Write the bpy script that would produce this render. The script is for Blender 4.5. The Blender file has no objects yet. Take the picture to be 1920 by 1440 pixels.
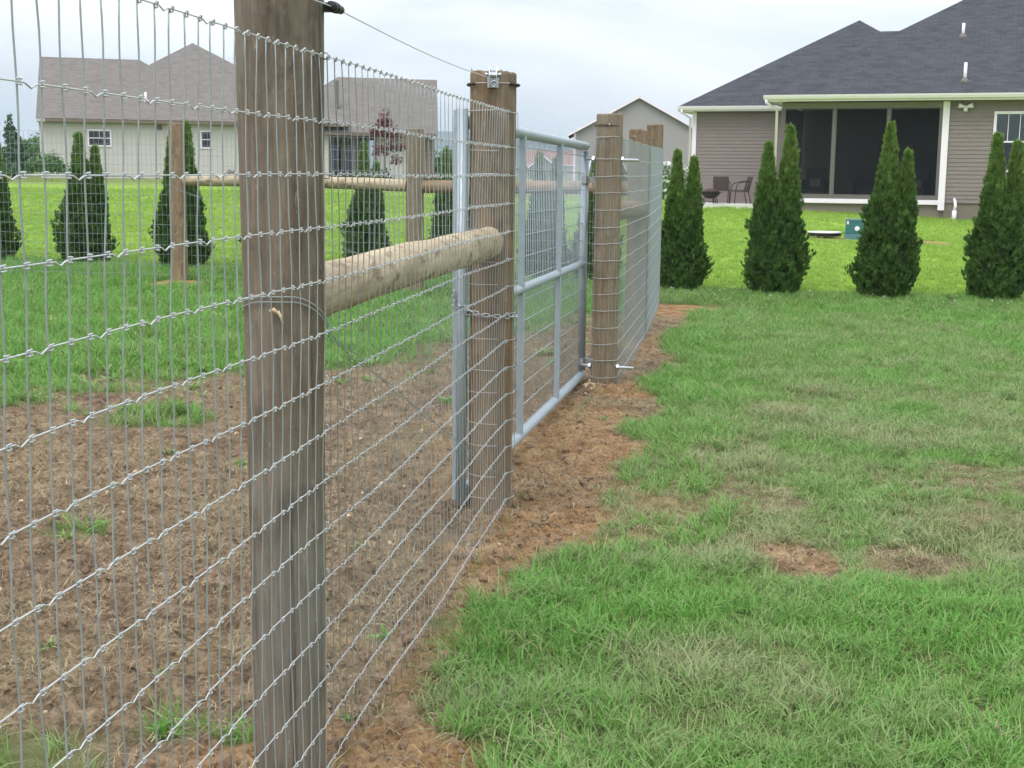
import bpy, math, random
import numpy as np
from mathutils import Vector, Matrix

rnd = random.Random(7)
RNG = np.random.default_rng(11)
R = math.radians
scene = bpy.context.scene
COL = scene.collection

# ------------------------------------------------------------------ camera
cam_data = bpy.data.cameras.new('camera')
cam_data.sensor_width = 36.0
cam_data.lens = 36.0 * 2500.0 / 1920.0
cam_data.clip_start = 0.05
cam_data.clip_end = 9000.0
cam = bpy.data.objects.new('camera', cam_data)
COL.objects.link(cam)
cam.matrix_world = (Matrix.Translation((0, 0, 1.30)) @ Matrix.Rotation(R(90 - 8.93), 4, 'X')
                    @ Matrix.Rotation(R(0.6), 4, 'Z'))
scene.camera = cam

# ------------------------------------------------------------------ world: overcast sky
SUN_EL, SUN_AZ = 58.0, -150.0            # high, behind and left of the camera
world = bpy.data.worlds.new('World')
scene.world = world
world.use_nodes = True
wt = world.node_tree
wt.nodes.clear()
w_out = wt.nodes.new('ShaderNodeOutputWorld')
w_bg = wt.nodes.new('ShaderNodeBackground')
w_sky = wt.nodes.new('ShaderNodeTexSky')
w_sky.sky_type = 'NISHITA'
w_sky.sun_disc = False
w_sky.sun_elevation = R(SUN_EL)
w_sky.sun_rotation = R(SUN_AZ)
w_sky.air_density = 1.0
w_sky.dust_density = 2.5
w_tc = wt.nodes.new('ShaderNodeTexCoord')
w_sep = wt.nodes.new('ShaderNodeSeparateXYZ')
wt.links.new(w_tc.outputs['Generated'], w_sep.inputs[0])
w_map = wt.nodes.new('ShaderNodeMapping')
w_map.inputs['Scale'].default_value = (1.0, 1.0, 4.5)
w_map.inputs['Location'].default_value = (0.35, 0.1, 0.0)
wt.links.new(w_tc.outputs['Generated'], w_map.inputs[0])
w_no = wt.nodes.new('ShaderNodeTexNoise')
w_no.inputs['Scale'].default_value = 2.6
w_no.inputs['Detail'].default_value = 5.0
w_no.inputs['Roughness'].default_value = 0.5
w_no.inputs['Distortion'].default_value = 0.5
wt.links.new(w_map.outputs[0], w_no.inputs['Vector'])
w_rp = wt.nodes.new('ShaderNodeValToRGB')       # cloud deck: grey bellies to bright thin cloud
w_rp.color_ramp.elements[0].position = 0.36
w_rp.color_ramp.elements[0].color = (8.8, 9.5, 10.2, 1)
w_rp.color_ramp.elements[1].position = 0.70
w_rp.color_ramp.elements[1].color = (13.2, 13.3, 13.5, 1)
wt.links.new(w_no.outputs['Fac'], w_rp.inputs[0])
# standard overcast luminance: brighter towards the zenith
w_ma = wt.nodes.new('ShaderNodeMath'); w_ma.operation = 'MULTIPLY_ADD'; w_ma.use_clamp = False
w_ma.inputs[1].default_value = 0.7; w_ma.inputs[2].default_value = 0.90
w_cl = wt.nodes.new('ShaderNodeMath'); w_cl.operation = 'MAXIMUM'; w_cl.inputs[1].default_value = 0.0
wt.links.new(w_sep.outputs['Z'], w_cl.inputs[0])
wt.links.new(w_cl.outputs[0], w_ma.inputs[0])
w_mul = wt.nodes.new('ShaderNodeVectorMath'); w_mul.operation = 'SCALE'
wt.links.new(w_rp.outputs[0], w_mul.inputs[0])
wt.links.new(w_ma.outputs[0], w_mul.inputs['Scale'])
w_mix = wt.nodes.new('ShaderNodeMixRGB')
w_mix.inputs[0].default_value = 0.9
wt.links.new(w_sky.outputs[0], w_mix.inputs[1])
wt.links.new(w_mul.outputs[0], w_mix.inputs[2])
wt.links.new(w_mix.outputs[0], w_bg.inputs[0])
w_bg.inputs[1].default_value = 0.10
wt.links.new(w_bg.outputs[0], w_out.inputs[0])

sun_d = bpy.data.lights.new('sun', 'SUN')
sun_d.energy = 1.3
sun_d.angle = R(25)
sun_d.color = (1.0, 0.97, 0.92)
sun = bpy.data.objects.new('sun', sun_d)
COL.objects.link(sun)
_sd = Vector((math.sin(R(SUN_AZ)) * math.cos(R(SUN_EL)), math.cos(R(SUN_AZ)) * math.cos(R(SUN_EL)), math.sin(R(SUN_EL))))
sun.rotation_euler = (-_sd).to_track_quat('-Z', 'Y').to_euler()

vs = scene.view_settings
vs.view_transform = 'Standard'
vs.look = 'None'
vs.exposure = 0.2
vs.gamma = 1.0
vs.use_curve_mapping = False
cy = scene.cycles
cy.max_bounces = 5; cy.diffuse_bounces = 2; cy.glossy_bounces = 2; cy.transmission_bounces = 3; cy.transparent_max_bounces = 6
cy.use_adaptive_sampling = True; cy.adaptive_threshold = 0.03
cy.caustics_reflective = False; cy.caustics_refractive = False

# ------------------------------------------------------------------ numpy noise and terrain
def _hash(ix, iy, seed):
    h = (ix.astype(np.int64) * 374761393 + iy.astype(np.int64) * 668265263 + seed * 974634777) & 0x7fffffff
    h = ((h ^ (h >> 13)) * 1274126177) & 0x7fffffff
    return ((h ^ (h >> 16)) & 0xffff) / 65535.0
def vnoise(x, y, seed=0):
    x = np.asarray(x, float); y = np.asarray(y, float)
    ix = np.floor(x); iy = np.floor(y); fx = x - ix; fy = y - iy
    fx = fx * fx * (3 - 2 * fx); fy = fy * fy * (3 - 2 * fy)
    a = _hash(ix, iy, seed); b = _hash(ix + 1, iy, seed); c = _hash(ix, iy + 1, seed); d = _hash(ix + 1, iy + 1, seed)
    return (a * (1 - fx) + b * fx) * (1 - fy) + (c * (1 - fx) + d * fx) * fy
def fbm(x, y, seed=0, oct=4):
    s = 0.0; a = 0.5; t = 0.0
    for k in range(oct):
        s = s + a * vnoise(x * 2 ** k + 17.3 * k, y * 2 ** k - 9.1 * k, seed + k); t += a; a *= 0.5
    return s / t
def sstep(a, b, x):
    t = np.clip((x - a) / (b - a), 0, 1); return t * t * (3 - 2 * t)

BY = [-500, 0, 9, 12.9, 14, 17, 29, 43, 70, 120, 600, 3000]
BZ = [0, 0, 0, .03, .06, .12, .23, .31, .42, .6, 1.0, 0.5]
LY = [-500, 8, 13.7, 20, 60, 80, 150, 600, 3000]
LZ = [0, 0, .10, .16, .5, .55, .3, 0., 0]
def terrain(x, y):
    x = np.asarray(x, float); y = np.asarray(y, float)
    q = -x / np.maximum(np.abs(y), 1)
    return (np.interp(y, BY, BZ) + sstep(-.08, .2, q) * np.interp(y, LY, LZ)
            - sstep(.22, .36, -q) * np.interp(y, [20, 38, 60, 200], [0, .16, .16, 0]))

FD = np.array([.1628, .9867])                    # direction of the fence line
FN = np.array([.9867, -.1628])                   # to its right (outside the pen)
def mesh_x(y): return -.365 + .165 * (np.asarray(y, float) - 2.637)

EY = [0, 2.6, 2.8, 2.95, 3.1, 3.2, 3.36, 3.6, 3.84, 4.2, 4.47, 4.83, 5.25, 5.73, 6.2, 6.87, 7.37, 8.4, 9.3, 10.45, 11.5, 12.6, 13.2, 14]
EW = [.2, .25, .30, .20, .15, .09, .09, .11, .10, .13, .26, .38, .36, .28, .42, .28, .42, .24, .42, .26, .46, .38, .1, -.4]
PX = [-9, -2.95, -2.5, -2.2, -1.7, -1.2, -1.0, -.45, 0, .6]
PY = [6.6, 7.5, 8.0, 7.8, 8.4, 8.4, 9.0, 9.8, 11.0, 12.0]
TX = [-60, -6.2, -3.84, -1.7, .9, 1.83, 2.8, 3.9, 5.1, 60]
TY = [24, 15.86, 15.33, 15.33, 15.37, 14.6, 14.32, 14.06, 13.97, 10.5]
PATCH = [(1.0, 4.42, .17, .26), (1.36, 4.38, .24, .24), (.62, 4.75, .3, .14), (2.15, 5.65, .55, .38), (1.75, 5.1, .3, .2), (1.5, 7.4, .55, .22),
         (.85, 6.4, .45, .28), (1.25, 5.75, .28, .16), (5.2, 12.9, .5, .12), (.75, 5.3, .5, .4)]
PATCH_S = [1.05, .72, .5, .55, .32, .32, .38, .32, .9, .55]
def dirt_mask(x, y):
    x = np.asarray(x, float); y = np.asarray(y, float)
    n = fbm(x * 5, y * 5, 3, 4) - .5
    n2 = fbm(x * 1.7, y * 1.7, 8, 3) - .5
    d = (x - mesh_x(y)) * .9867                               # metres right of the wire
    strip = sstep(.10, -.10, d - np.interp(y, EY, EW) + n * .28) * (y < 14)
    pen = sstep(.5, -.6, y - np.interp(x, PX, PY) + n * 1.6 + n2 * 1.2) * sstep(.06, -.05, d)
    m = np.where(d > 0, strip, np.maximum(pen, strip * 0))
    m = np.where((d <= .06) & (d > -.25) & (y < 13), np.maximum(m, .75), m)
    for (px, py, rx, ry), s in zip(PATCH, PATCH_S):
        e = ((x - px) / rx) ** 2 + ((y - py) / ry) ** 2
        m = np.maximum(m, s * sstep(1.25, .25, e + n * 1.6))
    # grass that came through at the foot of the near wire and in the pen
    for (px, py, r) in [(-1.05, 2.75, .22), (-.78, 2.95, .10), (-.62, 2.9, .07), (-1.6, 4.7, .12), (-.55, 3.35, .07), (-1.9, 7.0, .3), (-1.2, 5.9, .08), (-.2, 3.7, .05)]:
        m = m - .8 * sstep(1.3, .3, ((x - px) ** 2 + (y - py) ** 2) / r ** 2 + n * 1.5)
    lawn = y > np.interp(x, TX, TY) + .1
    m = np.where(lawn, 0, m)
    for (px, py, rx, ry) in [(5.92, 24.75, .62, .65), (7.40, 24.2, .55, .75), (-3.4, 13.55, .34, .16), (1.75, 12.9, .35, .3)]:
        m = np.maximum(m, sstep(1.2, .6, ((x - px) / rx) ** 2 + ((y - py) / ry) ** 2 + n))
    return np.clip(m, 0, 1)
def orange_mask(x, y):
    n = fbm(x * 4, y * 4, 21, 4) - .5
    m = np.zeros_like(np.asarray(x, float))
    for (px, py, rx, ry, s) in [(-.25, 2.75, .4, .3, 1), (.22, 4.75, .40, .45, 1), (.85, 7.95, .4, .35, .9), (1.7, 12.7, .5, .7, 1), (-3.4, 13.6, .5, .4, 1),
                                (5.9, 25, 1, .5, 1), (7.35, 24.4, .8, .6, 1), (.25, 6.2, .7, 1.6, .8), (-.6, 2.7, .2, .16, .9), (1.1, 10, .3, .8, .5), (-.05, 4.2, .22, .6, .85), (-.1, 3.4, .25, .6, .7), (1.0, 4.42, .3, .3, .55)]:
        m = np.maximum(m, s * sstep(1.4, .2, ((x - px) / rx) ** 2 + ((y - py) / ry) ** 2 + n * 1.3))
    return m
def lime_mask(x, y):
    n = fbm(x * 3, y * 3, 5, 3) - .5
    return sstep(-.15, .35, y - np.interp(x, TX, TY) - .12 + n * .5) * (1 - .75 * sstep(44, 58, y))
def bumps(x, y):
    m = dirt_mask(x, y); far = sstep(16, 8, y)
    clod = np.abs(fbm(x * 9, y * 9, 31, 4) - .5) * 2
    fine = fbm(x * 34, y * 34, 41, 3) - .5
    d = (fbm(x * 2.1, y * 2.1, 51, 3) - .5)
    return far * (m * (clod * -.060 + .018 + fine * .034 + (vnoise(x * 70, y * 70, 47) - .5) * .012 + d * .045) + (1 - m) * (d * .05 + .008 * (fbm(x * 12, y * 12, 61, 2) - .5)))
MOUND = [(-.45, 2.65, .30, .03), (-.06, 5.03, .26, .03), (.565, 8.15, .3, .035), (.97, 10.4, .3, .03), (1.39, 12.9, .3, .03), (-3.42, 13.7, .32, .05), (-.98, 13.3, .3, .03)]
def ground_z(x, y):
    z = terrain(x, y) + bumps(x, y)
    for (px, py, r, h) in MOUND:
        z = z + h * np.exp(-(((x - px) ** 2 + (y - py) ** 2) / r ** 2))
    return z
def gz(x, y): return float(ground_z(np.array([x]), np.array([y]))[0])
def tz(x, y): return float(terrain(x, y))

# ------------------------------------------------------------------ node helpers and materials
class NT:
    def __init__(s, name):
        s.m = bpy.data.materials.new(name); s.m.use_nodes = True
        s.t = s.m.node_tree; s.t.nodes.clear()
        s.out = s.n('ShaderNodeOutputMaterial')
    def n(s, ty, **k):
        nd = s.t.nodes.new(ty)
        for a, b in k.items():
            if a.startswith('i_'):
                key = a[2:].replace('_', ' ')
                nd.inputs[key].default_value = b
            else: setattr(nd, a, b)
        return nd
    def l(s, a, b): s.t.links.new(a, b)
    def coord(s, which='Object', scale=(1, 1, 1), loc=(0, 0, 0)):
        tc = s.n('ShaderNodeTexCoord'); mp = s.n('ShaderNodeMapping')
        mp.inputs['Scale'].default_value = scale; mp.inputs['Location'].default_value = loc
        s.l(tc.outputs[which], mp.inputs[0]); return mp.outputs[0]
    def noise(s, vec, scale, detail=4, rough=.55, dist=0.):
        nd = s.n('ShaderNodeTexNoise'); nd.inputs['Scale'].default_value = scale; nd.inputs['Detail'].default_value = detail
        nd.inputs['Roughness'].default_value = rough; nd.inputs['Distortion'].default_value = dist
        s.l(vec, nd.inputs['Vector']); return nd.outputs['Fac']
    def ramp(s, fac, stops, interp='LINEAR'):
        nd = s.n('ShaderNodeValToRGB'); cr = nd.color_ramp; cr.interpolation = interp
        while len(cr.elements) < len(stops): cr.elements.new(.5)
        for e, (p, c) in zip(cr.elements, stops):
            e.position = p; e.color = (c[0], c[1], c[2], 1) if isinstance(c, tuple) else (c, c, c, 1)
        s.l(fac, nd.inputs[0]); return nd.outputs[0]
    def mix(s, fac, a, b, mode='MIX'):
        nd = s.n('ShaderNodeMixRGB', blend_type=mode)
        for i, x in ((0, fac), (1, a), (2, b)):
            if isinstance(x, (int, float)): nd.inputs[i].default_value = x
            elif isinstance(x, tuple): nd.inputs[i].default_value = (*x, 1)
            else: s.l(x, nd.inputs[i])
        return nd.outputs[0]
    def math(s, op, a, b=0., clamp=False):
        nd = s.n('ShaderNodeMath', operation=op); nd.use_clamp = clamp
        for i, x in ((0, a), (1, b)):
            if isinstance(x, (int, float)): nd.inputs[i].default_value = x
            else: s.l(x, nd.inputs[i])
        return nd.outputs[0]
    def bump(s, h, strength=.3, dist=.01):
        nd = s.n('ShaderNodeBump'); nd.inputs['Strength'].default_value = strength; nd.inputs['Distance'].default_value = dist
        s.l(h, nd.inputs['Height']); return nd.outputs[0]
    def principled(s, col, rough=.6, metal=0., normal=None, spec=.4):
        p = s.n('ShaderNodeBsdfPrincipled')
        for key, x in (('Base Color', col), ('Roughness', rough), ('Metallic', metal), ('Specular IOR Level', spec)):
            if isinstance(x, (int, float)): p.inputs[key].default_value = x
            elif isinstance(x, tuple): p.inputs[key].default_value = (*x, 1)
            else: s.l(x, p.inputs[key])
        if normal is not None: s.l(normal, p.inputs['Normal'])
        s.l(p.outputs[0], s.out.inputs[0]); return p

def simple(name, col, rough=.6, metal=0., var=.12, scale=6., spec=.4, bump=0.):
    k = NT(name); v = k.coord('Object')
    f = k.noise(v, scale, 5, .6)
    c = k.mix(f, tuple(x * (1 - var) for x in col), tuple(min(1, x * (1 + var)) for x in col))
    k.principled(c, rough, metal, k.bump(f, bump, .01) if bump else None, spec); return k.m

def wood_post(name, seed, dark, mid, light, grey):
    k = NT(name)
    v = k.coord('Object', (1, 1, 1), (seed * 3.1, seed * 1.7, seed))
    vs_ = k.coord('Object', (1, 1, .045), (seed * 3.1, seed * 1.7, seed))
    grain = k.noise(vs_, 95, 8, .75, .3)
    streak = k.noise(vs_, 13, 4, .6, .35)
    blotch = k.noise(k.coord('Object', (1, 1, .35), (seed, 0, 2 * seed)), 5.5, 4, .6)
    big = k.noise(k.coord('Object', (1, 1, .6), (0, seed, 0)), 2.2, 2, .5)
    dk2 = tuple(a * .5 + b * .5 for a, b in zip(dark, mid)); lt2 = tuple(a * .45 + b * .55 for a, b in zip(light, mid))
    c = k.ramp(streak, [(.28, dk2), (.5, mid), (.72, lt2)])
    mott = k.noise(k.coord('Object', (1, 1, .55), (seed * 2, 3, seed)), 16, 6, .7, .6)
    c = k.mix(.75, c, k.ramp(mott, [(.32, .45), (.5, 1.), (.68, 1.5)]), 'MULTIPLY')
    vo = k.n('ShaderNodeTexVoronoi'); vo.inputs['Scale'].default_value = 5.0; k.l(k.coord('Object', (1, 1, .6), (seed * 2.3, 1, seed)), vo.inputs['Vector'])
    c = k.mix(k.ramp(vo.outputs['Distance'], [(.05, .8), (.15, 0.)]), c, tuple(x * .7 for x in dark))
    c = k.mix(k.ramp(blotch, [(.42, 0.), (.66, .8)]), c, grey)
    c = k.mix(k.ramp(big, [(.4, 0.), (.65, .45)]), c, tuple(x * y for x, y in zip(mid, (1.12, .94, .78))))
    c = k.mix(.5, c, k.ramp(grain, [(.32, .40), (.5, .95), (.66, 1.45)]), 'MULTIPLY')
    # dark drying checks and pale mill flecks
    chk = k.noise(k.coord('Object', (1, 1, .016), (seed * 5, 0, seed)), 26, 3, .5, .1)
    c = k.mix(k.ramp(chk, [(.665, 0.), (.685, .35)]), c, tuple(x * .35 for x in dark))
    fl = k.noise(k.coord('Object', (1, 1, .3), (seed, seed, 0)), 95, 2, .5)
    c = k.mix(k.ramp(fl, [(.69, 0.), (.74, .5)]), c, (.42, .37, .3))
    h = k.math('ADD', k.math('MULTIPLY', grain, .7), k.math('MULTIPLY', k.ramp(chk, [(.655, 1.), (.69, 0.)]), .9))
    k.principled(c, .85, 0, k.bump(h, .8, .008), .2); return k.m

M = {}
M['post_near'] = wood_post('weathered_post_wood', 1.3, (.085, .070, .052), (.188, .157, .118), (.33, .28, .21), (.245, .225, .19))
M['post_gate'] = wood_post('brown_post_wood', 2.9, (.095, .066, .043), (.225, .165, .106), (.36, .27, .17), (.26, .225, .18))
M['post_grey'] = wood_post('greyed_post_wood', 4.4, (.11, .09, .064), (.235, .192, .135), (.35, .29, .21), (.26, .24, .195))
M['post_new'] = wood_post('new_post_wood', 6.1, (.15, .105, .065), (.28, .205, .13), (.39, .30, .2), (.29, .235, .17))
M['rail'] = wood_post('peeled_rail_wood', 8.2, (.24, .165, .09), (.42, .31, .185), (.56, .44, .29), (.44, .34, .22))
def peeled(name, seed, mid, light, dark):
    k = NT(name); v = k.coord('Object', (1, 1, .25), (seed, 0, seed)); v2 = k.coord('Object', (1, 1, .5), (0, seed, 0))
    a = k.noise(v, 9, 5, .6, .4); b = k.noise(k.coord('Object', (1, 1, .08), (seed, 1, 0)), 55, 5, .7, .2); c2 = k.noise(v2, 24, 4, .6, .5)
    c = k.ramp(a, [(.3, mid), (.6, light)])
    c = k.mix(.5, c, k.ramp(b, [(.3, .55), (.55, 1.05), (.75, 1.25)]), 'MULTIPLY')
    c = k.mix(k.ramp(c2, [(.54, 0.), (.66, .8)]), c, dark)                        # strips of bark left on
    vo = k.n('ShaderNodeTexVoronoi'); vo.inputs['Scale'].default_value = 6.5; k.l(k.coord('Object', (1, 1, .45), (seed, 2, 1)), vo.inputs['Vector'])
    kn = k.ramp(vo.outputs['Distance'], [(.07, 1.), (.16, 0.)]); c = k.mix(k.math('MULTIPLY', kn, .8), c, tuple(x * .6 for x in dark))
    h = k.math('ADD', k.math('MULTIPLY', c2, .8), k.math('MULTIPLY', b, .4))
    k.principled(c, .8, 0, k.bump(h, .7, .012), .2); return k.m
M['rail'] = peeled('peeled_rail_wood_pale', 8.2, (.37, .29, .185), (.56, .46, .325), (.21, .14, .085))
M['rail_old'] = wood_post('dark_rail_wood', 9.7, (.16, .10, .06), (.30, .20, .12), (.44, .32, .2), (.32, .25, .18))

def galv(name, col, rough=.45, metal=.55):
    k = NT(name); v = k.coord('Object')
    f = k.noise(v, 30, 5, .65); g = k.noise(v, 4, 3, .5)
    c = k.mix(f, tuple(x * .8 for x in col), tuple(min(1, x * 1.15) for x in col))
    c = k.mix(k.ramp(g, [(.5, 0.), (.75, .4)]), c, tuple(x * .75 for x in col))
    k.principled(c, k.ramp(f, [(.3, rough - .1), (.7, rough + .15)]), metal, k.bump(f, .05, .002)); return k.m
M['wire'] = galv('galvanised_wire', (.64, .66, .67), .45, .4)
M['wire_dull'] = galv('dull_galvanised_wire', (.36, .41, .41), .5, .4)
M['gate'] = galv('galvanised_gate_steel', (.41, .475, .52), .48, .35)
M['steel'] = galv('bright_zinc_steel', (.58, .60, .63), .32, .85)
M['black'] = simple('black_rubber', (.02, .02, .022), .5)
M['black_metal'] = simple('black_painted_metal', (.03, .026, .025), .5, .2)

# ground
k = NT('ground_surface')
vw = k.coord('Object')
at_d = k.n('ShaderNodeAttribute', attribute_name='dirt').outputs['Fac']
at_o = k.n('ShaderNodeAttribute', attribute_name='orange').outputs['Fac']
at_l = k.n('ShaderNodeAttribute', attribute_name='lime').outputs['Fac']
n1 = k.noise(vw, 7, 6, .62); n2 = k.noise(vw, 55, 5, .65); n3 = k.noise(vw, 1.1, 4, .55); n4 = k.noise(k.coord('Object', (1, .45, 1)), .22, 4, .55)
soil = k.ramp(n1, [(.25, (.115, .076, .052)), (.5, (.25, .175, .118)), (.75, (.43, .325, .23))])
soil = k.mix(k.ramp(n3, [(.40, 0.), (.64, .65)]), soil, (.33, .265, .155))
n5 = k.noise(vw, 20, 5, .7, .4); soil = k.mix(.6, soil, k.ramp(n5, [(.35, .30), (.5, 1.), (.68, 1.45)]), 'MULTIPLY')
oran = k.ramp(n1, [(.25, (.22, .12, .06)), (.5, (.43, .26, .13)), (.75, (.62, .43, .245))])
soil = k.mix(at_o, soil, oran)
soil = k.mix(.75, soil, k.ramp(n2, [(.3, .22), (.5, .9), (.75, 1.35)]), 'MULTIPLY')
under = k.ramp(n1, [(.3, (.10, .12, .045)), (.7, (.19, .23, .085))])
lime = k.ramp(n4, [(.3, (.22, .38, .045)), (.5, (.28, .45, .055)), (.7, (.34, .50, .075))])
lime = k.mix(.45, lime, k.ramp(n2, [(.25, .55), (.6, 1.), (.8, 1.25)]), 'MULTIPLY')
under = k.mix(k.ramp(n1, [(.42, .0), (.66, .45)]), under, k.mix(n2, (.17, .13, .075), (.33, .27, .16)))     # thatch between the tufts
under = k.mix(at_l, under, lime)
gcol = k.mix(at_d, under, soil)
k.principled(gcol, .95, 0, k.bump(k.math('ADD', n2, k.math('MULTIPLY', n1, .6)), .9, .03), .1)
M['ground'] = k.m

def blade_mat(name, stops, lift=1.0, trans=.3):
    k = NT(name)
    a = k.n('ShaderNodeAttribute', attribute_name='tint', attribute_type='INSTANCER').outputs['Fac']
    t = k.n('ShaderNodeAttribute', attribute_name='along').outputs['Fac']
    br = k.n('ShaderNodeAttribute', attribute_name='brand').outputs['Fac']
    f = k.math('ADD', a, k.math('MULTIPLY', k.math('SUBTRACT', br, .5), .30), True)
    c = k.ramp(f, stops)
    c = k.mix(k.ramp(t, [(.0, .55), (.5, .0)]), c, (.30, .30, .14))          # bleached sheaths at the root
    c = k.mix(k.ramp(br, [(.90, 0.), (.94, .7)]), c, (.50, .45, .27))           # the odd dead blade
    d = k.n('ShaderNodeBsdfPrincipled'); d.inputs['Roughness'].default_value = .5; d.inputs['Specular IOR Level'].default_value = .35
    tr = k.n('ShaderNodeBsdfTranslucent'); mx = k.n('ShaderNodeMixShader'); mx.inputs[0].default_value = trans
    k.l(c, d.inputs['Base Color']); k.l(c, tr.inputs[0]); k.l(d.outputs[0], mx.inputs[1]); k.l(tr.outputs[0], mx.inputs[2])
    k.l(mx.outputs[0], k.out.inputs[0]); return k.m
M['grass'] = blade_mat('grass_blade', [(0., (.48, .39, .235)), (.22, (.41, .39, .215)), (.42, (.32, .39, .185)), (.62, (.25, .395, .125)), (.82, (.195, .385, .088)), (1., (.17, .405, .068))])
M['lime_grass'] = blade_mat('lime_grass_blade', [(0., (.22, .38, .05)), (.5, (.285, .46, .06)), (1., (.36, .53, .08))])
M['straw'] = blade_mat('straw_blade', [(0., (.28, .20, .125)), (.5, (.46, .35, .22)), (1., (.66, .53, .36))], trans=.1)

def leaf_mat(name, low, high, tip=None, trans=.25):
    k = NT(name)
    br = k.n('ShaderNodeAttribute', attribute_name='brand').outputs['Fac']
    n = k.noise(k.coord('Object'), 7, 3, .55)
    c = k.mix(k.math('ADD', k.math('MULTIPLY', br, .6), k.math('MULTIPLY', n, .5)), low, high)
    if tip:
        t = k.n('ShaderNodeAttribute', attribute_name='growth').outputs['Fac']
        c = k.mix(t, c, tip)
    d = k.n('ShaderNodeBsdfPrincipled'); d.inputs['Roughness'].default_value = .55; d.inputs['Specular IOR Level'].default_value = .3
    tr = k.n('ShaderNodeBsdfTranslucent'); mx = k.n('ShaderNodeMixShader'); mx.inputs[0].default_value = trans
    k.l(c, d.inputs['Base Color']); k.l(c, tr.inputs[0]); k.l(d.outputs[0], mx.inputs[1]); k.l(tr.outputs[0], mx.inputs[2])
    k.l(mx.outputs[0], k.out.inputs[0]); return k.m
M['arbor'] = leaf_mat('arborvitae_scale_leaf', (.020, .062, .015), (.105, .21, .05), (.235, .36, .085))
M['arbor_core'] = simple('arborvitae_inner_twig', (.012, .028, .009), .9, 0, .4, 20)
M['bark'] = simple('tree_bark', (.11, .075, .05), .9, 0, .4, 30, .2, .5)
M['leaf_green'] = leaf_mat('broad_leaf', (.05, .12, .035), (.15, .27, .08))
M['leaf_blue'] = leaf_mat('blue_green_needle', (.035, .085, .05), (.09, .17, .085))
M['leaf_red'] = leaf_mat('burgundy_leaf', (.08, .018, .025), (.24, .06, .07))
M['leaf_white'] = leaf_mat('white_petal', (.7, .75, .72), (.9, .9, .88))
M['leaf_pink'] = leaf_mat('crimson_petal', (.3, .03, .06), (.5, .08, .12))
M['weed'] = leaf_mat('weed_leaf', (.14, .30, .08), (.28, .46, .18))

# houses
def shingle(name, a, b, c_):
    k = NT(name)
    tc = k.n('ShaderNodeTexCoord'); mp = k.n('ShaderNodeMapping'); k.l(tc.outputs['UV'], mp.inputs[0])
    bt = k.n('ShaderNodeTexBrick'); bt.inputs['Scale'].default_value = 1.0
    bt.inputs['Brick Width'].default_value = .30; bt.inputs['Row Height'].default_value = .14; bt.inputs['Mortar Size'].default_value = .008
    bt.inputs['Color1'].default_value = (*a, 1); bt.inputs['Color2'].default_value = (*b, 1); bt.inputs['Mortar'].default_value = (*tuple(x * .75 for x in a), 1)
    k.l(mp.outputs[0], bt.inputs['Vector'])
    n = k.noise(k.coord('UV', (1, 2.2, 1)), 1.6, 5, .6); n2 = k.noise(k.coord('UV', (1, 4, 1)), 9, 3, .6)
    c = k.mix(k.ramp(n, [(.35, 0.), (.7, .55)]), bt.outputs[0], c_)
    c = k.mix(.5, c, k.ramp(n2, [(.3, .6), (.7, 1.3)]), 'MULTIPLY')
    k.principled(c, .9, 0, k.bump(bt.outputs['Fac'], .5, .01), .2); return k.m
M['shingle_dark'] = shingle('charcoal_shingle', (.048, .050, .060), (.072, .075, .090), (.105, .108, .126))
M['shingle_tan'] = shingle('taupe_shingle', (.165, .148, .138), (.22, .198, .187), (.25, .228, .214))
M['shingle_red'] = shingle('red_shingle', (.30, .15, .13), (.36, .19, .17), (.38, .22, .20))
M['siding_taupe'] = simple('taupe_vinyl_siding', (.245, .198, .190), .55, 0, .06, 3)
M['siding_cream'] = simple('cream_vinyl_siding', (.60, .57, .54), .55, 0, .05, 3)
M['siding_grey'] = simple('grey_vinyl_siding', (.37, .345, .35), .55, 0, .05, 3)
M['white'] = simple('white_trim_paint', (.94, .84, .95), .45, 0, .03, 5)
M['foundation'] = simple('parged_foundation', (.23, .195, .165), .9, 0, .12, 4, .2, .3)
M['bronze'] = simple('bronze_screen_frame', (.17, .15, .145), .5, .1)
M['interior'] = simple('dark_porch_interior', (.055, .05, .05), .9)
M['concrete'] = simple('pale_concrete', (.74, .72, .69), .85, 0, .1, 8, .2, .3)
M['stone'] = simple('brown_stone_veneer', (.22, .17, .14), .9, 0, .35, 7, .2, .6)
M['teal'] = simple('teal_plastic', (.045, .17, .18), .45, 0, .08, 8)
M['teal_light'] = simple('weathered_teal_base', (.10, .22, .24), .6, 0, .1, 8)
M['blind'] = simple('window_blind', (.50, .52, .48), .7)
M['wicker'] = simple('brown_wicker', (.075, .052, .045), .7, 0, .4, 60, .3, .4)
M['cushion'] = simple('dark_cushion', (.12, .11, .11), .9)
M['pillow'] = simple('pale_pillow', (.5, .48, .45), .9)
M['truck'] = simple('slate_car_paint', (.09, .11, .13), .25, .4, .04, 2, .6)
M['tyre'] = simple('tyre_rubber', (.02, .02, .02), .8)
M['lamp_red'] = simple('red_lens', (.35, .02, .03), .3)
M['hill'] = simple('wooded_hill', (.06, .085, .05), .95, 0, .35, .01, .1)
M['clod'] = simple('soil_clod', (.30, .21, .14), .95, 0, .4, 15, .1, .5)
M['chip'] = simple('pale_wood_chip', (.62, .47, .30), .8, 0, .25, 20)
k = NT('porch_screen_mesh')
d = k.n('ShaderNodeBsdfDiffuse'); d.inputs[0].default_value = (.016, .017, .020, 1)
tp = k.n('ShaderNodeBsdfTransparent'); mx = k.n('ShaderNodeMixShader'); mx.inputs[0].default_value = .72
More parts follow.
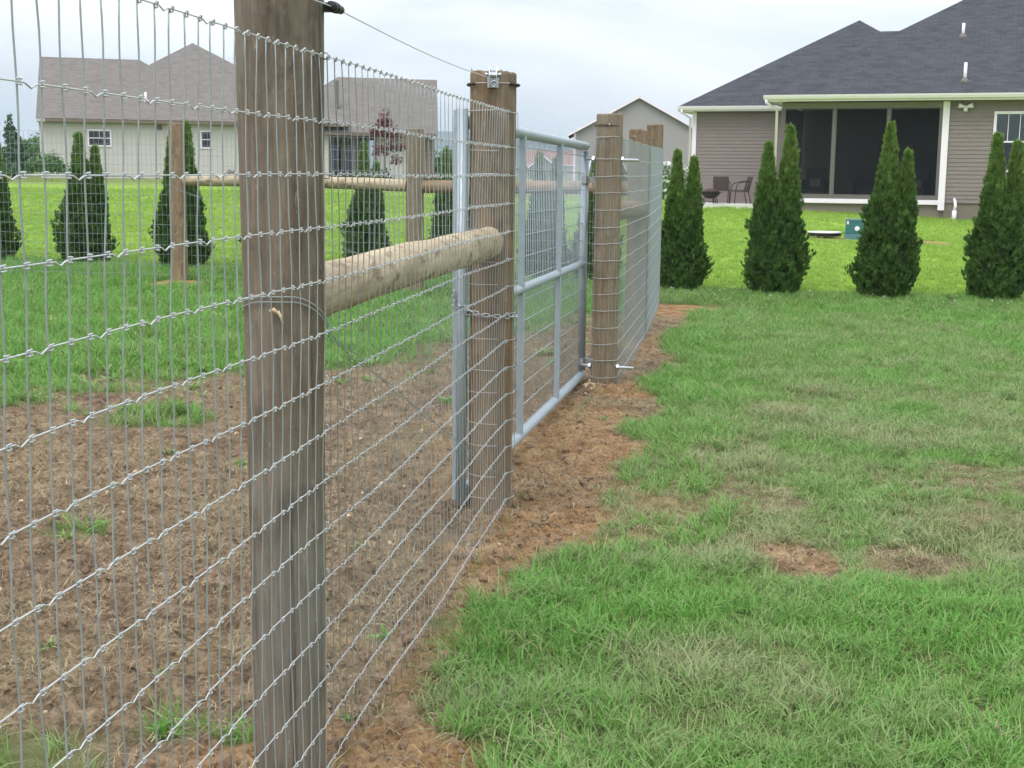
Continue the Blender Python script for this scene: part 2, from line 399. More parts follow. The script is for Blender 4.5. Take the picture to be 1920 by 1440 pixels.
k.l(tp.outputs[0], mx.inputs[1]); k.l(d.outputs[0], mx.inputs[2]); k.l(mx.outputs[0], k.out.inputs[0]); M['screen'] = k.m
k = NT('window_glass')
gl = k.n('ShaderNodeBsdfGlossy'); gl.inputs['Roughness'].default_value = .03; gl.inputs[0].default_value = (.85, .9, .95, 1)
tp = k.n('ShaderNodeBsdfTransparent'); tp.inputs[0].default_value = (.55, .6, .62, 1); fr = k.n('ShaderNodeFresnel'); fr.inputs[0].default_value = 1.7
mx = k.n('ShaderNodeMixShader'); k.l(fr.outputs[0], mx.inputs[0]); k.l(tp.outputs[0], mx.inputs[1]); k.l(gl.outputs[0], mx.inputs[2]); k.l(mx.outputs[0], k.out.inputs[0]); M['glass'] = k.m

# ------------------------------------------------------------------ mesh builder
class MB:
    def __init__(s): s.v = []; s.f = []; s.m = []
    def add(s, verts, faces, m=0):
        o = len(s.v); s.v.extend([tuple(map(float, p)) for p in verts]); s.f.extend([tuple(i + o for i in f) for f in faces]); s.m.extend([m] * len(faces)); return s
    def quad(s, a, b, c, d, m=0): return s.add([a, b, c, d], [(0, 1, 2, 3)], m)
    def box(s, x0, x1, y0, y1, z0, z1, m=0):
        return s.add([(x0, y0, z0), (x1, y0, z0), (x1, y1, z0), (x0, y1, z0), (x0, y0, z1), (x1, y0, z1), (x1, y1, z1), (x0, y1, z1)],
                     [(0, 3, 2, 1), (4, 5, 6, 7), (0, 1, 5, 4), (1, 2, 6, 5), (2, 3, 7, 6), (3, 0, 4, 7)], m)
    def prism(s, poly, axis, a0, a1, m=0):
        """poly: 2D points; axis: extrusion axis 'x' or 'y' or 'z'"""
        def P(p, t): return {'x': (t, p[0], p[1]), 'y': (p[0], t, p[1]), 'z': (p[0], p[1], t)}[axis]
        n = len(poly); v = [P(p, a0) for p in poly] + [P(p, a1) for p in poly]
        f = [tuple(range(n)), tuple(range(2 * n - 1, n - 1, -1))] + [(i, i + n, (i + 1) % n + n, (i + 1) % n) for i in range(n)]
        return s.add(v, f, m)
    def tube(s, pts, r, n=6, cap=True, closed=False, m=0):
        P = np.array(pts, float); N = len(P)
        T = np.empty_like(P)
        if closed: T = np.roll(P, -1, 0) - np.roll(P, 1, 0)
        else:
            T[1:-1] = P[2:] - P[:-2]; T[0] = P[1] - P[0]; T[-1] = P[-1] - P[-2]
        T /= np.maximum(np.linalg.norm(T, axis=1), 1e-9)[:, None]
        ref = np.array([0, 0, 1.]) if abs(T[0][2]) < .9 else np.array([1., 0, 0])
        u = np.cross(T[0], ref); u /= np.linalg.norm(u)
        rr = np.broadcast_to(np.asarray(r, float), (N,))
        V = []
        for i in range(N):
            u = u - T[i] * (u @ T[i]); u /= max(np.linalg.norm(u), 1e-9); w = np.cross(T[i], u)
            for j in range(n):
                a = 2 * math.pi * j / n
                V.append(P[i] + rr[i] * (math.cos(a) * u + math.sin(a) * w))
        F = []
        for i in range(N if closed else N - 1):
            i2 = (i + 1) % N
            for j in range(n): F.append((i * n + j, i * n + (j + 1) % n, i2 * n + (j + 1) % n, i2 * n + j))
        if cap and not closed: F += [tuple(range(n))[::-1], tuple((N - 1) * n + j for j in range(n))]
        return s.add(V, F, m)
    def lathe(s, prof, n=16, c=(0, 0, 0), m=0, cap=True):
        V = []; F = []
        for r, z in prof:
            for j in range(n): a = 2 * math.pi * j / n; V.append((c[0] + r * math.cos(a), c[1] + r * math.sin(a), c[2] + z))
        for i in range(len(prof) - 1):
            for j in range(n): F.append((i * n + j, i * n + (j + 1) % n, (i + 1) * n + (j + 1) % n, (i + 1) * n + j))
        if cap: F += [tuple(range(n))[::-1], tuple((len(prof) - 1) * n + j for j in range(n))]
        return s.add(V, F, m)
    def mesh(s, name, mats, smooth=False, uv=False):
        me = bpy.data.meshes.new(name); me.from_pydata(s.v, [], s.f)
        for mt in (mats if isinstance(mats, (list, tuple)) else [mats]): me.materials.append(M[mt] if isinstance(mt, str) else mt)
        if len(me.materials) > 1: me.polygons.foreach_set('material_index', s.m)
        if smooth: me.polygons.foreach_set('use_smooth', [True] * len(me.polygons))
        if uv: planar_uv(me)
        me.update(); return me
    def obj(s, name, mats, parent=None, smooth=False, uv=False, loc=None):
        return link(name, s.mesh(name, mats, smooth, uv), parent, loc)
def planar_uv(me):
    uvl = me.uv_layers.new(name='UVMap')
    for p in me.polygons:
        n = p.normal
        e = Vector((0, 0, 1)).cross(n)
        e = e.normalized() if e.length > 1e-4 else Vector((1, 0, 0))
        t = n.cross(e)
        for li in p.loop_indices:
            co = me.vertices[me.loops[li].vertex_index].co; uvl.data[li].uv = (co.dot(e), co.dot(t))
def link(name, me, parent=None, loc=None):
    o = bpy.data.objects.new(name, me); COL.objects.link(o)
    if parent is not None: o.parent = parent
    if loc is not None: o.location = loc
    return o
def tag(o, label=None, cat=None, group=None, kind=None):
    if label: o['label'] = label
    if cat: o['category'] = cat
    if group: o['group'] = group
    if kind: o['kind'] = kind
    return o
def thing(name, label, cat, loc=(0, 0, 0), rz=0., group=None):
    o = bpy.data.objects.new(name, None); COL.objects.link(o); o.empty_display_size = .1
    o.location = loc; o.rotation_euler = (0, 0, rz); return tag(o, label, cat, group)
def copy_tree(o, parent=None):
    c = o.copy(); COL.objects.link(c); c.parent = parent
    for ch in list(o.children): copy_tree(ch, c)
    return c
def fattr(me, name, vals, domain='POINT'):
    a = me.attributes.new(name, 'FLOAT', domain); a.data.foreach_set('value', np.asarray(vals, np.float32)); return a
def np_mesh(name, V, F, mat, smooth=False):
    """fast mesh from arrays; F is (n,3) or (n,4)"""
    me = bpy.data.meshes.new(name); V = np.asarray(V, np.float32); F = np.asarray(F, np.int32)
    me.vertices.add(len(V)); me.vertices.foreach_set('co', V.ravel())
    kf = F.shape[1]; me.loops.add(F.size); me.loops.foreach_set('vertex_index', F.ravel())
    me.polygons.add(len(F)); me.polygons.foreach_set('loop_start', np.arange(0, F.size, kf, dtype=np.int32))
    try: me.polygons.foreach_set('loop_total', np.full(len(F), kf, np.int32))
    except Exception: pass
    if smooth: me.polygons.foreach_set('use_smooth', np.ones(len(F), bool))
    me.materials.append(M[mat] if isinstance(mat, str) else mat)
    me.update(calc_edges=True); me.validate(); return me

# ------------------------------------------------------------------ ground sheet (one polar grid to the horizon)
rad = [0.4]
while rad[-1] < 1.4: rad.append(rad[-1] * 1.08)
while rad[-1] < 10.5: rad.append(rad[-1] * 1.0062)
while rad[-1] < 27: rad.append(rad[-1] * 1.009)
while rad[-1] < 30: rad.append(rad[-1] * 1.018)
while rad[-1] < 2700: rad.append(rad[-1] * 1.06)
rad = np.array(rad)
ang = np.concatenate([np.linspace(-33, 33, 520), np.linspace(33, 327, 80)[1:-1]])
ang = np.radians(ang)
RR, AA = np.meshgrid(rad, ang, indexing='ij')
GX = RR * np.sin(AA); GY = RR * np.cos(AA)
gx, gy = GX.ravel(), GY.ravel()
gzv = ground_z(gx, gy)
nA, nR = len(ang), len(rad)
idx = np.arange(nR * nA).reshape(nR, nA)
j2 = np.roll(idx, -1, axis=1)
F = np.stack([idx[:-1], idx[1:], j2[1:], j2[:-1]], -1).reshape(-1, 4)
cen = len(gx)
V = np.concatenate([np.stack([gx, gy, gzv], 1), [[0, 0, 0.]]])
me = np_mesh('ground', V, F, 'ground', True)
fattr(me, 'dirt', np.append(dirt_mask(gx, gy), 0)); fattr(me, 'orange', np.append(orange_mask(gx, gy), 0)); fattr(me, 'lime', np.append(lime_mask(gx, gy), 0))
tag(link('ground', me), kind='structure')
# close the small hole under the camera
mb = MB(); ring = [(rad[0] * math.sin(a), rad[0] * math.cos(a), gz(rad[0] * math.sin(a), rad[0] * math.cos(a))) for a in ang[::10]]
mb.add(ring + [(0, 0, 0)], [(i, (i + 1) % len(ring), len(ring)) for i in range(len(ring))])
tag(mb.obj('ground_underfoot', 'ground'), kind='structure')

# distant wooded ridge
xs = np.linspace(-1700, 1700, 120); hh = []
top = 66 * np.exp(-((xs + 150) / 330) ** 2) + 26 * np.exp(-((xs + 1000) / 420) ** 2) + 10 + 7 * (fbm(xs * .012, xs * 0 + 2, 71, 4) - .5)
Vh = []; Fh = []
for i, x in enumerate(xs):
    for j, (yy, fz) in enumerate(((2150, -.05), (2300, .55), (2420, 1.0), (2600, -.05))): Vh.append((x, yy + 20 * math.sin(i), top[i] * fz))
for i in range(len(xs) - 1):
    for j in range(3): a = i * 4 + j; Fh.append((a, a + 4, a + 5, a + 1))
tag(link('hills', np_mesh('hills', Vh, Fh, 'hill', True)), kind='structure')

# ------------------------------------------------------------------ fence posts
def make_post(name, label, x, y, r, h, mat, seed, lean=(0, 0), n=40, taper=((0, 1), (2, 1))):
    """a round pressure-treated post, slightly uneven, with a rough sawn top"""
    rs = np.random.default_rng(seed); base = gz(x, y)
    zs = np.concatenate([[-.25], np.linspace(0, h - .012, 46), [h - .004, h]])
    V = []; F = []
    th = np.linspace(0, 2 * math.pi, n, endpoint=False); ph = rs.random(6) * 6.28
    for i, z in enumerate(zs):
        q = 1 + .010 * np.sin(2 * th + ph[0] + z * .8) + .006 * np.sin(3 * th + ph[1] - z * 1.7) + .002 * np.sin(7 * th + ph[2] + .6 * z) + .002 * rs.standard_normal(n)
        q = q * (1 + .012 * math.sin(z * 2.2 + ph[3]))
        rr = r * q * (1.0 if i < len(zs) - 1 else .955) * np.interp(z, [p[0] for p in taper], [p[1] for p in taper])
        zz = z + (rs.standard_normal(n) * .0022 + .004 * np.sin(th + ph[4]) if i >= len(zs) - 2 else 0)
        for j in range(n):
            zj = zz[j] if np.ndim(zz) else zz
            V.append((rr[j] * math.cos(th[j]) + lean[0] * z, rr[j] * math.sin(th[j]) + lean[1] * z, zj))
    L = len(zs)
    for i in range(L - 1):
        for j in range(n): F.append((i * n + j, i * n + (j + 1) % n, (i + 1) * n + (j + 1) % n, (i + 1) * n + j))
    V.append((lean[0] * h, lean[1] * h, h + .003))
    for j in range(n): F.append(((L - 1) * n + j, (L - 1) * n + (j + 1) % n, L * n))
    mb = MB(); mb.add(V, F)
    o = mb.obj(name, mat, smooth=True, loc=(x, y, base))
    o.data.set_sharp_from_angle(angle=R(50)) if hasattr(o.data, 'set_sharp_from_angle') else None
    return tag(o, label, 'fence post', 'round wooden fence posts')
NEAR = (-.456, 2.651, .083); GATEP = (-.080, 5.03, .0845); HINGE = (.565, 8.15, .0785); MID = (.955, 10.4, .078); CORN = (1.335, 12.9, .080); BA = (-.98, 13.3, .09); BB = (-3.42, 13.7, .082)
near_post = make_post('fence_post', 'thick weathered post nearest the camera, cut off by the top of the photo', *NEAR, 1.86, 'post_near', 1, (.0, .0), taper=((.1, .89), (.9, .945), (1.7, 1.06)))
gate_post = make_post('fence_post', 'brown post with the chain round it, where the gate closes', *GATEP, 1.655, 'post_gate', 2, (.0, 0), taper=((.1, .95), (1.6, 1.02)))
hinge_post = make_post('fence_post', 'grey-brown post carrying the two gate hinge bolts', *HINGE, 1.635, 'post_grey', 3, (.004, 0))
mid_post = make_post('fence_post', 'first dark post behind the hinge post, lower of the pair', *MID, 1.605, 'post_gate', 4, n=28)
corner_post = make_post('fence_post', 'corner post, taller of the pair behind the hinge post', *CORN, 1.725, 'post_gate', 5, n=28)
back_a = make_post('fence_post', 'grey back fence post in front of the pale house, middle of the long rails', *BA, 1.61, 'post_grey', 6, n=28)
back_b = make_post('fence_post', 'leftmost back fence post, new tan wood with orange soil at its foot', *BB, 1.57, 'post_new', 7, n=28)
# staples that pin the wire to the near post, splinters on the gate post top
for k_, z in enumerate([1.524, 1.397, 1.295, 1.194, 1.092, .991, .889, .787, .686, .584, .483, .381, .279]):
    mb = MB(); a = R(8 + 4 * math.sin(k_ * 2.1)); rr = NEAR[2] * float(np.interp(z, [.1, .9, 1.7], [.89, .945, 1.06])) + .004
    p0 = np.array([rr * math.cos(a), rr * math.sin(a), z + .006]); p1 = p0 + np.array([.004, 0, -.012]) + np.array([0, .004 * math.sin(k_), 0])
    inn = np.array([-.012, -.002, 0])
    mb.tube([p0 + inn, p0 + (.001, 0, 0), p1 + (.001, 0, 0), p1 + inn], .0018, 5)
    mb.obj('staple', 'wire', near_post, True, loc=(0, 0, -near_post.location.z + .0))
for k_, (a, b, c) in enumerate([(-.080, -.01, .016), (-.055, -.04, .008), (-.01, -.05, .009), (.03, -.05, .010), (.05, -.03, .006)]):
    mb = MB(); mb.add([(a, b, 1.649), (a + .012, b + .003, 1.649), (a + .004, b + .01, 1.649), (a - .003, b, 1.658 + c)], [(0, 1, 3), (1, 2, 3), (2, 0, 3)])
    mb.obj('splinter', 'post_gate', gate_post)

# ------------------------------------------------------------------ peeled log rails of the braces
def make_rail(label, p0, p1, r0, r1, mat, seed):
    rs = np.random.default_rng(seed); p0 = np.array(p0); p1 = np.array(p1); L = np.linalg.norm(p1 - p0)
    n, K = 28, 50; V = []; F = []; ph = rs.random(5) * 6.28
    th = np.linspace(0, 2 * math.pi, n, endpoint=False)
    for i in range(K):
        t = i / (K - 1); r = (r0 * (1 - t) + r1 * t) * (1 + .02 * np.sin(2 * th + ph[0] + 2 * t) + .018 * np.sin(5 * th + ph[1] + 19 * t) + .014 * np.sin(3 * th + 31 * t + ph[4]) + .006 * rs.standard_normal(n) + .012 * math.sin(t * 17 + ph[2]))
        bow = .012 * math.sin(math.pi * t + ph[3] * .2)
        for j in range(n): V.append((r[j] * math.cos(th[j]), r[j] * math.sin(th[j]) + bow, t * L))
    for i in range(K - 1):
        for j in range(n): F.append((i * n + j, i * n + (j + 1) % n, (i + 1) * n + (j + 1) % n, (i + 1) * n + j))
    F += [tuple(range(n))[::-1], tuple((K - 1) * n + j for j in range(n))]
    mb = MB(); mb.add(V, F); o = mb.obj('brace_rail', mat, smooth=True)
    o.data.set_sharp_from_angle(angle=R(50)) if hasattr(o.data, 'set_sharp_from_angle') else None
    o.location = p0; o.rotation_mode = 'QUATERNION'; o.rotation_quaternion = Vector(p1 - p0).to_track_quat('Z', 'Y')
    return tag(o, label, 'rail', 'peeled log rails between the posts')
make_rail('pale peeled log rail from the nearest post to the gate post', (NEAR[0] + .012, NEAR[1] + .075, 1.032), (GATEP[0] - .012, GATEP[1] - .078, 1.062), .058, .057, 'rail', 1)
make_rail('short grey log rail behind the hinge post', (HINGE[0] + .01, HINGE[1] + .07, 1.06), (MID[0] - .012, MID[1] - .07, 1.05), .064, .060, 'rail_old', 2)
make_rail('long round rail across the back, right half, behind the gate', (CORN[0] - .075, CORN[1] + .01, 1.165), (BA[0] + .08, BA[1] - .01, 1.18), .066, .062, 'rail_old', 3)
make_rail('long round rail across the back, left half', (BA[0] - .08, BA[1] + .01, 1.18), (BB[0] + .07, BB[1] - .01, 1.21), .060, .058, 'rail', 4)

# ------------------------------------------------------------------ woven wire
WZ = [1.524] + [1.397 - .1016 * i for i in range(14)]           # heights of the line wires
class Path:
    def __init__(s, pts):
        s.p = np.array(pts, float); d = np.linalg.norm(np.diff(s.p, axis=0), axis=1); s.l = np.concatenate([[0], np.cumsum(d)]); s.L = s.l[-1]
    def at(s, l): return np.array([np.interp(l, s.l, s.p[:, 0]), np.interp(l, s.l, s.p[:, 1])])
def arc(c, r, a0, a1, n): return [(c[0] + r * math.cos(R(a)), c[1] + r * math.sin(R(a))) for a in np.linspace(a0, a1, n)]

# near run: from beside the camera, past the nearest post, once round the gate post
fn_a = math.degrees(math.atan2(FN[1], FN[0]))                   # direction of the outer normal
start = np.array([mesh_x(.75), .75])
tang = np.array(GATEP[:2]) + np.array([math.cos(R(-47)), math.sin(R(-47))]) * (GATEP[2] + .0075)
bend = np.array(NEAR[:2]) + FN * (NEAR[2] + .0045)
straight = np.linalg.norm(bend - start) + np.linalg.norm(tang - bend)
near_path = Path([start, start * .5 + bend * .5, bend, bend * .5 + tang * .5, tang] + arc(GATEP, GATEP[2] + .0075, -44, 285, 50))
near_fence = thing('woven_wire_fence', 'near woven wire fence panel with crimped wires in front of the nearest post', 'wire fence', (float(start[0]), float(start[1]), 0), 0, 'woven wire fence runs')
def sag(l, z): return .004 * math.sin(l * 2.3 + z * 3) + .003 * math.sin(l * 5.1 - z * 7)
o2 = np.array([*start, 0])
SP = .0508; nv = int(straight / SP)
for wi, z in enumerate(WZ):
    pts = []
    for i in range(nv + 1):
        l = i * SP + .012; p = near_path.at(l); off = sag(l, z) * FN
        zz = z + .002 * math.sin(l * 3 + wi)
        pts.append((p[0] + off[0], p[1] + off[1], zz))
        if (i + wi) % 3 == 1 or (wi == 0 and i % 3 == 1):       # tension crimp
            for fr_, dz in ((.28, -.0005), (.55, -.0058), (.80, -.001)):
                q = near_path.at(l + SP * fr_); pts.append((q[0] + off[0], q[1] + off[1], zz + dz))
    wrap = [near_path.at(straight + t) for t in np.linspace(.01, near_path.L - straight, 34)]
    pts += [(w_[0], w_[1], z - .012 * t * (1 if wi % 2 else -.6)) for w_, t in zip(wrap, np.linspace(0, 1, 34))]
    # the tail is wound back round the incoming wire
    pe = np.array(pts[-1]); tie0 = near_path.at(straight - .012); tie1 = near_path.at(straight - .065)
    hel = []
    for t in np.linspace(0, 1, 46):
        c = tie0 * (1 - t) + tie1 * t; a = t * 2 * math.pi * 6
        hel.append((c[0] + FN[0] * .0042 * math.cos(a), c[1] + FN[1] * .0042 * math.cos(a), z + .0042 * math.sin(a)))
    mb = MB(); mb.tube(np.array(pts) - o2, .00118, 6); mb.obj('line_wire', 'wire', near_fence, True)
    mb = MB(); mb.tube(np.array(hel) - o2, .0013, 5); mb.obj('wire_tie', 'wire_dull', near_fence, True)
wraps_v = [straight + .028, straight + .066, straight + .12]
for l in [i * SP + .012 for i in range(nv + 1)] + wraps_v:
    p = near_path.at(l); pts = []
    for z in np.linspace(WZ[0], .02, 46):
        off = sag(l, z) * FN if l < straight else FN * 0
        w1 = .0022 * math.sin(z * 31 + l * 77) + .0018 * math.sin(z * 13 + l * 41)
        q = p + off + FD * w1 - FN * (.0022 if l < straight else 0.)
        pts.append((q[0], q[1], z))
    mb = MB(); mb.tube(np.array(pts) - o2, .00125, 6); mb.obj('stay_wire', 'wire_dull', near_fence, True)
# knots: two short wraps above and below the crossing
def knot_parts():
    mb = MB()
    for dz in (.0036, -.0036):
        mb.tube([(-.0055, .0006, dz * .7), (-.0036, -.0015, dz * .92), (.0036, -.0015, dz * .92), (.0055, .0006, dz * .7)], [.0008, .0012, .0012, .0008], 5)
    mb.tube([(0, -.0012, -.0036), (0, -.0012, .0036)], .0014, 4)
    return mb
kmesh = knot_parts().mesh('knot', 'wire', True)
top_mb = MB(); top_mb.tube([(-.007, .0, -.002), (-.003, -.002, .003), (.003, -.002, .003), (.006, 0, -.004), (0, .001, -.005), (-.005, -.001, -.002)], .0014, 5)
kmesh_top = top_mb.mesh('knot', 'wire', True)
rest = MB(); ang_f = math.atan2(FD[1], FD[0]); ca, sa = math.cos(ang_f), math.sin(ang_f)
cells = [(i, w) for i in range(nv + 1) for w in range(len(WZ))]
def kpos(i, w):
    l = i * SP + .012; z = WZ[w]; p = near_path.at(l) + sag(l, z) * FN
    return np.array([p[0], p[1], z + .002 * math.sin(l * 3 + w)]) + np.array([*FN * .0008, 0])
def in_view(p):
    d = p - np.array([0, 0, 1.3]); f = np.array([0, math.cos(R(8.93)), -math.sin(R(8.93))]); up = np.array([0, math.sin(R(8.93)), math.cos(R(8.93))])
    zc = d @ f
    return zc > .3 and abs(d[0] / zc) < .40 and abs(d @ up / zc) < .30, zc
ranked = []
for c in cells:
    p = kpos(*c); ok, zc = in_view(p); ranked.append((0 if ok else 1, zc, c))
ranked.sort()
single = set(c for _, _, c in ranked[:300])
kv = {False: kmesh, True: kmesh_top}
for c in cells:
    p = kpos(*c) - o2; me = kv[c[1] == 0]
    if c in single:
        o = link('knot', me, near_fence, tuple(p)); o.rotation_euler = (R(rnd.uniform(-6, 6)), R(rnd.uniform(-8, 8)), ang_f)
    else:
        vv = [(v.co.x * ca - v.co.y * sa + p[0], v.co.x * sa + v.co.y * ca + p[1], v.co.z + p[2]) for v in me.vertices]
        rest.add(vv, [tuple(q.vertices) for q in me.polygons])
tag(rest.obj('knot', 'wire', near_fence, True), kind='stuff')

# far runs: straight wires, knots too small to see
def far_run(label, path, zoff, nwrap=0, r=.0016, mat='wire'):
    o0 = np.array([*path.p[0], 0]); t = thing('woven_wire_fence', label, 'wire fence', tuple(o0), 0, 'woven wire fence runs')
    for wi, z in enumerate(WZ):
        ls = np.unique(np.concatenate([path.l, np.arange(0, path.L, .1524)]))
        pts = [(*path.at(l), z + zoff(l) + .003 * math.sin(l * 9 + wi * 2) + (.003 if (int(l / .1524) % 2) else 0)) for l in ls]
        mb = MB(); mb.tube(np.array(pts) - o0, r, 5); mb.obj('line_wire', mat, t, True)
    vm = MB(); vm.tube([(0, 0, .03), (.001, .001, .5), (-.001, 0, 1.0), (0, 0, WZ[0])], .0014, 4)
    me = vm.mesh('stay_wire', 'wire_dull')
    for l in np.arange(.01, path.L, SP):
        p = path.at(l); link('stay_wire', me, t, (p[0] - o0[0], p[1] - o0[1], zoff(l)))
    return t
side_path = Path(arc(HINGE, HINGE[2] + .004, 168, 352, 26) + [(MID[0] + MID[2] + .004, MID[1] - .02)] + arc(CORN, CORN[2] + .004, -8, 40, 8))
far_run('woven wire fence running from the hinge post back to the corner post', side_path, lambda l: .0 + .012 * max(0, l - 2.5))
back_path = Path(arc(CORN, CORN[2] + .008, 45, 95, 8) + [(BA[0], BA[1] + BA[2] + .006), (BB[0], BB[1] + BB[2] + .006), (-7.6, 14.35)])
far_run('woven wire fence across the back of the pen behind the long rails', back_path, lambda l: float(np.interp(l, [0, 2.4, 4.9, 9.5], [.045, .11, .165, .175])), r=.0015, mat='wire_dull')

# ------------------------------------------------------------------ gate
G0 = np.array([-.192, 5.0]); G1 = np.array([.435, 8.28]); GL = float(np.linalg.norm(G1 - G0))
gate = thing('wire_filled_gate', 'galvanised wire-filled pipe gate closed against the brown post', 'gate', (G0[0], G0[1], 0), math.atan2(G1[1] - G0[1], G1[0] - G0[0]))
zb0, zt0, zb1, zt1 = .062, 1.515, .040, 1.498
def gz_(x, f): # height at distance x along the gate, f from bottom (0) to top (1)
    t = x / GL; b = zb0 * (1 - t) + zb1 * t; u_ = zt0 * (1 - t) + zt1 * t; return b * (1 - f) + u_ * f
rp = .0235
def bar(name, pts, r=rp, mat='gate', n=14):
    mb = MB(); mb.tube(pts, r, n); return mb.obj(name, mat, gate, True)
ins = .03
bar('top_rail', [(0.0 + ins, 0, gz_(0, 1) - rp)] + [(x, 0, gz_(x, 1) - rp) for x in np.linspace(.1, GL - .1, 8)] + [(GL + .016, 0, gz_(GL, 1) - rp)], .025)
bar('bottom_rail', [(ins, 0, gz_(0, 0) + rp)] + [(x, 0, gz_(x, 0) + rp) for x in np.linspace(.1, GL - .1, 8)] + [(GL + .016, 0, gz_(GL, 0) + rp)], .025)
bar('middle_rail', [(x, 0, gz_(x, .495)) for x in np.linspace(.02, GL - .03, 8)], .022)
# folded upright at the free end: two flanges with a shadow gap
mb = MB(); mb.tube([(0, 0, gz_(0, 0) - .012), (0, 0, gz_(0, 1) + .022)], .021, 16); mb.obj('end_upright', 'gate', gate, True)
mb = MB(); mb.box(-.004, .004, .018, .034, gz_(0, 0), gz_(0, 1) + .018); mb.box(.006, .012, -.005, .030, gz_(0, 0), gz_(0, 1) + .018); mb.obj('end_flange', 'gate', gate)
bar('end_upright', [(GL - .004, 0, gz_(GL, 0) + rp + .03), (GL - .004, 0, gz_(GL, 1) - rp - .03)], .024)
for x in (GL * .355, GL * .685):
    mb = MB(); z0, z1 = gz_(x, 0) + .046, gz_(x, 1) - .046
    w = .02; mb.prism([(x - w, -.021), (x + w, -.021), (x + w, .0055), (x + w - .005, .0055), (x + w - .005, -.015), (x - w + .005, -.015), (x - w + .005, .0055), (x - w, .0055)], 'z', z0 - .012, z1 + .014)
    mb.obj('gate_stay', 'gate', gate)
    mb = MB(); mb.tube([(x - .02, 0, gz_(x, .495)), (x + .02, 0, gz_(x, .495))], .0245, 14); mb.obj('weld_collar', 'gate', gate, True)
gnz = int((gz_(0, 1) - gz_(0, 0) - .1) / .1016)
for i in range(gnz + 1):
    f = (.05 + i * .1016) / (zt0 - zb0)
    mb = MB(); mb.tube([(.0, .008, gz_(0, f)), (GL * .5, .010, gz_(GL / 2, f)), (GL - .0, .008, gz_(GL, f))], .0021, 6); mb.obj('gate_line_wire', 'gate', gate, True)
vm = MB(); vm.tube([(0, 0, .0), (0, 0, zt1 - zb1 - .05)], .0019, 5); gvm = vm.mesh('gate_stay_wire', 'gate', True)
for x in np.arange(.05, GL - .03, .0508):
    link('gate_stay_wire', gvm, gate, (float(x), .012, gz_(x, 0) + .03))
for f, nm in ((.845, 'hinge_strap'), (.075, 'hinge_strap')):
    mb = MB(); z = gz_(GL, f)
    mb.lathe([(.031, -.022), (.031, .022)], 16, (GL - .004, 0, z)); mb.box(GL - .012, GL + .004, -.062, -.028, z - .018, z + .018); mb.lathe([(.006, -.045), (.006, .045)], 8, (GL - .004, -.05, z), )
    mb.obj(nm, 'steel', gate, False)

# hinge bolts through the hinge post
def hinge_bolt(label, z):
    t = thing('hinge_bolt', label, 'bolt', (HINGE[0], HINGE[1], z), R(-12), 'hinge bolts through the post')
    mb = MB(); mb.tube([(-.135, 0, .004), (.185, 0, -.004)], .0095, 10); mb.obj('threaded_shaft', 'steel', t, True)
    for x in (-.088, .086):
        mb = MB(); mb.tube([(x - .008, 0, 0), (x + .008, 0, 0)], .019, 6); mb.obj('nut', 'steel', t)
        mb = MB(); s_ = -1 if x > 0 else 1
        mb.tube([(x + s_ * .009, 0, 0), (x + s_ * .0055, 0, 0)], .024, 16); mb.obj('washer', 'steel', t)
hinge_bolt('upper zinc hinge bolt sticking out of the grey-brown post', 1.395)
hinge_bolt('lower zinc hinge bolt sticking out of the grey-brown post', .135)

# chain round gate upright and post
def chain():
    t = thing('chain', 'bright steel chain looped round the gate upright and the brown post', 'chain', (GATEP[0], GATEP[1], 0))
    up = G0 - np.array(GATEP[:2]); r = GATEP[2] + .011
    pl = []
    pl += [(up[0] - .030 * math.sin(a), up[1] - .030 * math.cos(a), .80 + .012) for a in np.linspace(1.7, -.3, 5)]
    pl += [(-.07, -.072, .792), (-.045, -.088, .786)]
    pl += [(r * math.cos(R(a)), r * math.sin(R(a)), .783 - .012 * (a - 250) / 90) for a in np.linspace(255, 375, 9)]
    p = np.array(pl); d = np.concatenate([[0], np.cumsum(np.linalg.norm(np.diff(p, axis=0), axis=1))])
    LK = .021; n = int(d[-1] / LK)
    lm = MB(); a_, b_ = .0085, .0065; ring = []
    for q in np.linspace(0, 2 * math.pi, 20, endpoint=False):
        x = b_ * math.cos(q); y = b_ * math.sin(q); ring.append((x + (a_ - .002 if x > 0 else -(a_ - .002)), y, 0))
    lm.tube(ring, .0021, 6, closed=True); me = lm.mesh('chain_link', 'steel', True)
    for i in range(n):
        s_ = (i + .5) * LK; c = np.array([np.interp(s_, d, p[:, q]) for q in range(3)]); c2 = np.array([np.interp(min(s_ + .008, d[-1]), d, p[:, q]) for q in range(3)]) - np.array([np.interp(s_ - .008, d, p[:, q]) for q in range(3)])
        o = link('chain_link', me, t, tuple(c)); o.rotation_mode = 'QUATERNION'
        o.rotation_quaternion = Vector(c2).to_track_quat('X', 'Z') @ Matrix.Rotation(R(78 if i % 2 else -8), 3, 'X').to_quaternion()
    # the free end hanging by the upright
    for i in range(3):
        o = link('chain_link', me, t, (float(up[0]) - .028, float(up[1]) - .012, .822 + i * .018)); o.rotation_euler = (R(90 * (i % 2)), R(90), 0)
    mb = MB(); c0 = np.array([-.088, -.055, .79]); mb.tube([c0 + (.012 * math.cos(a), 0, .012 * math.sin(a)) for a in np.linspace(0, 5.6, 14)], .0026, 6); mb.obj('snap_hook', 'steel', t, True)
chain()

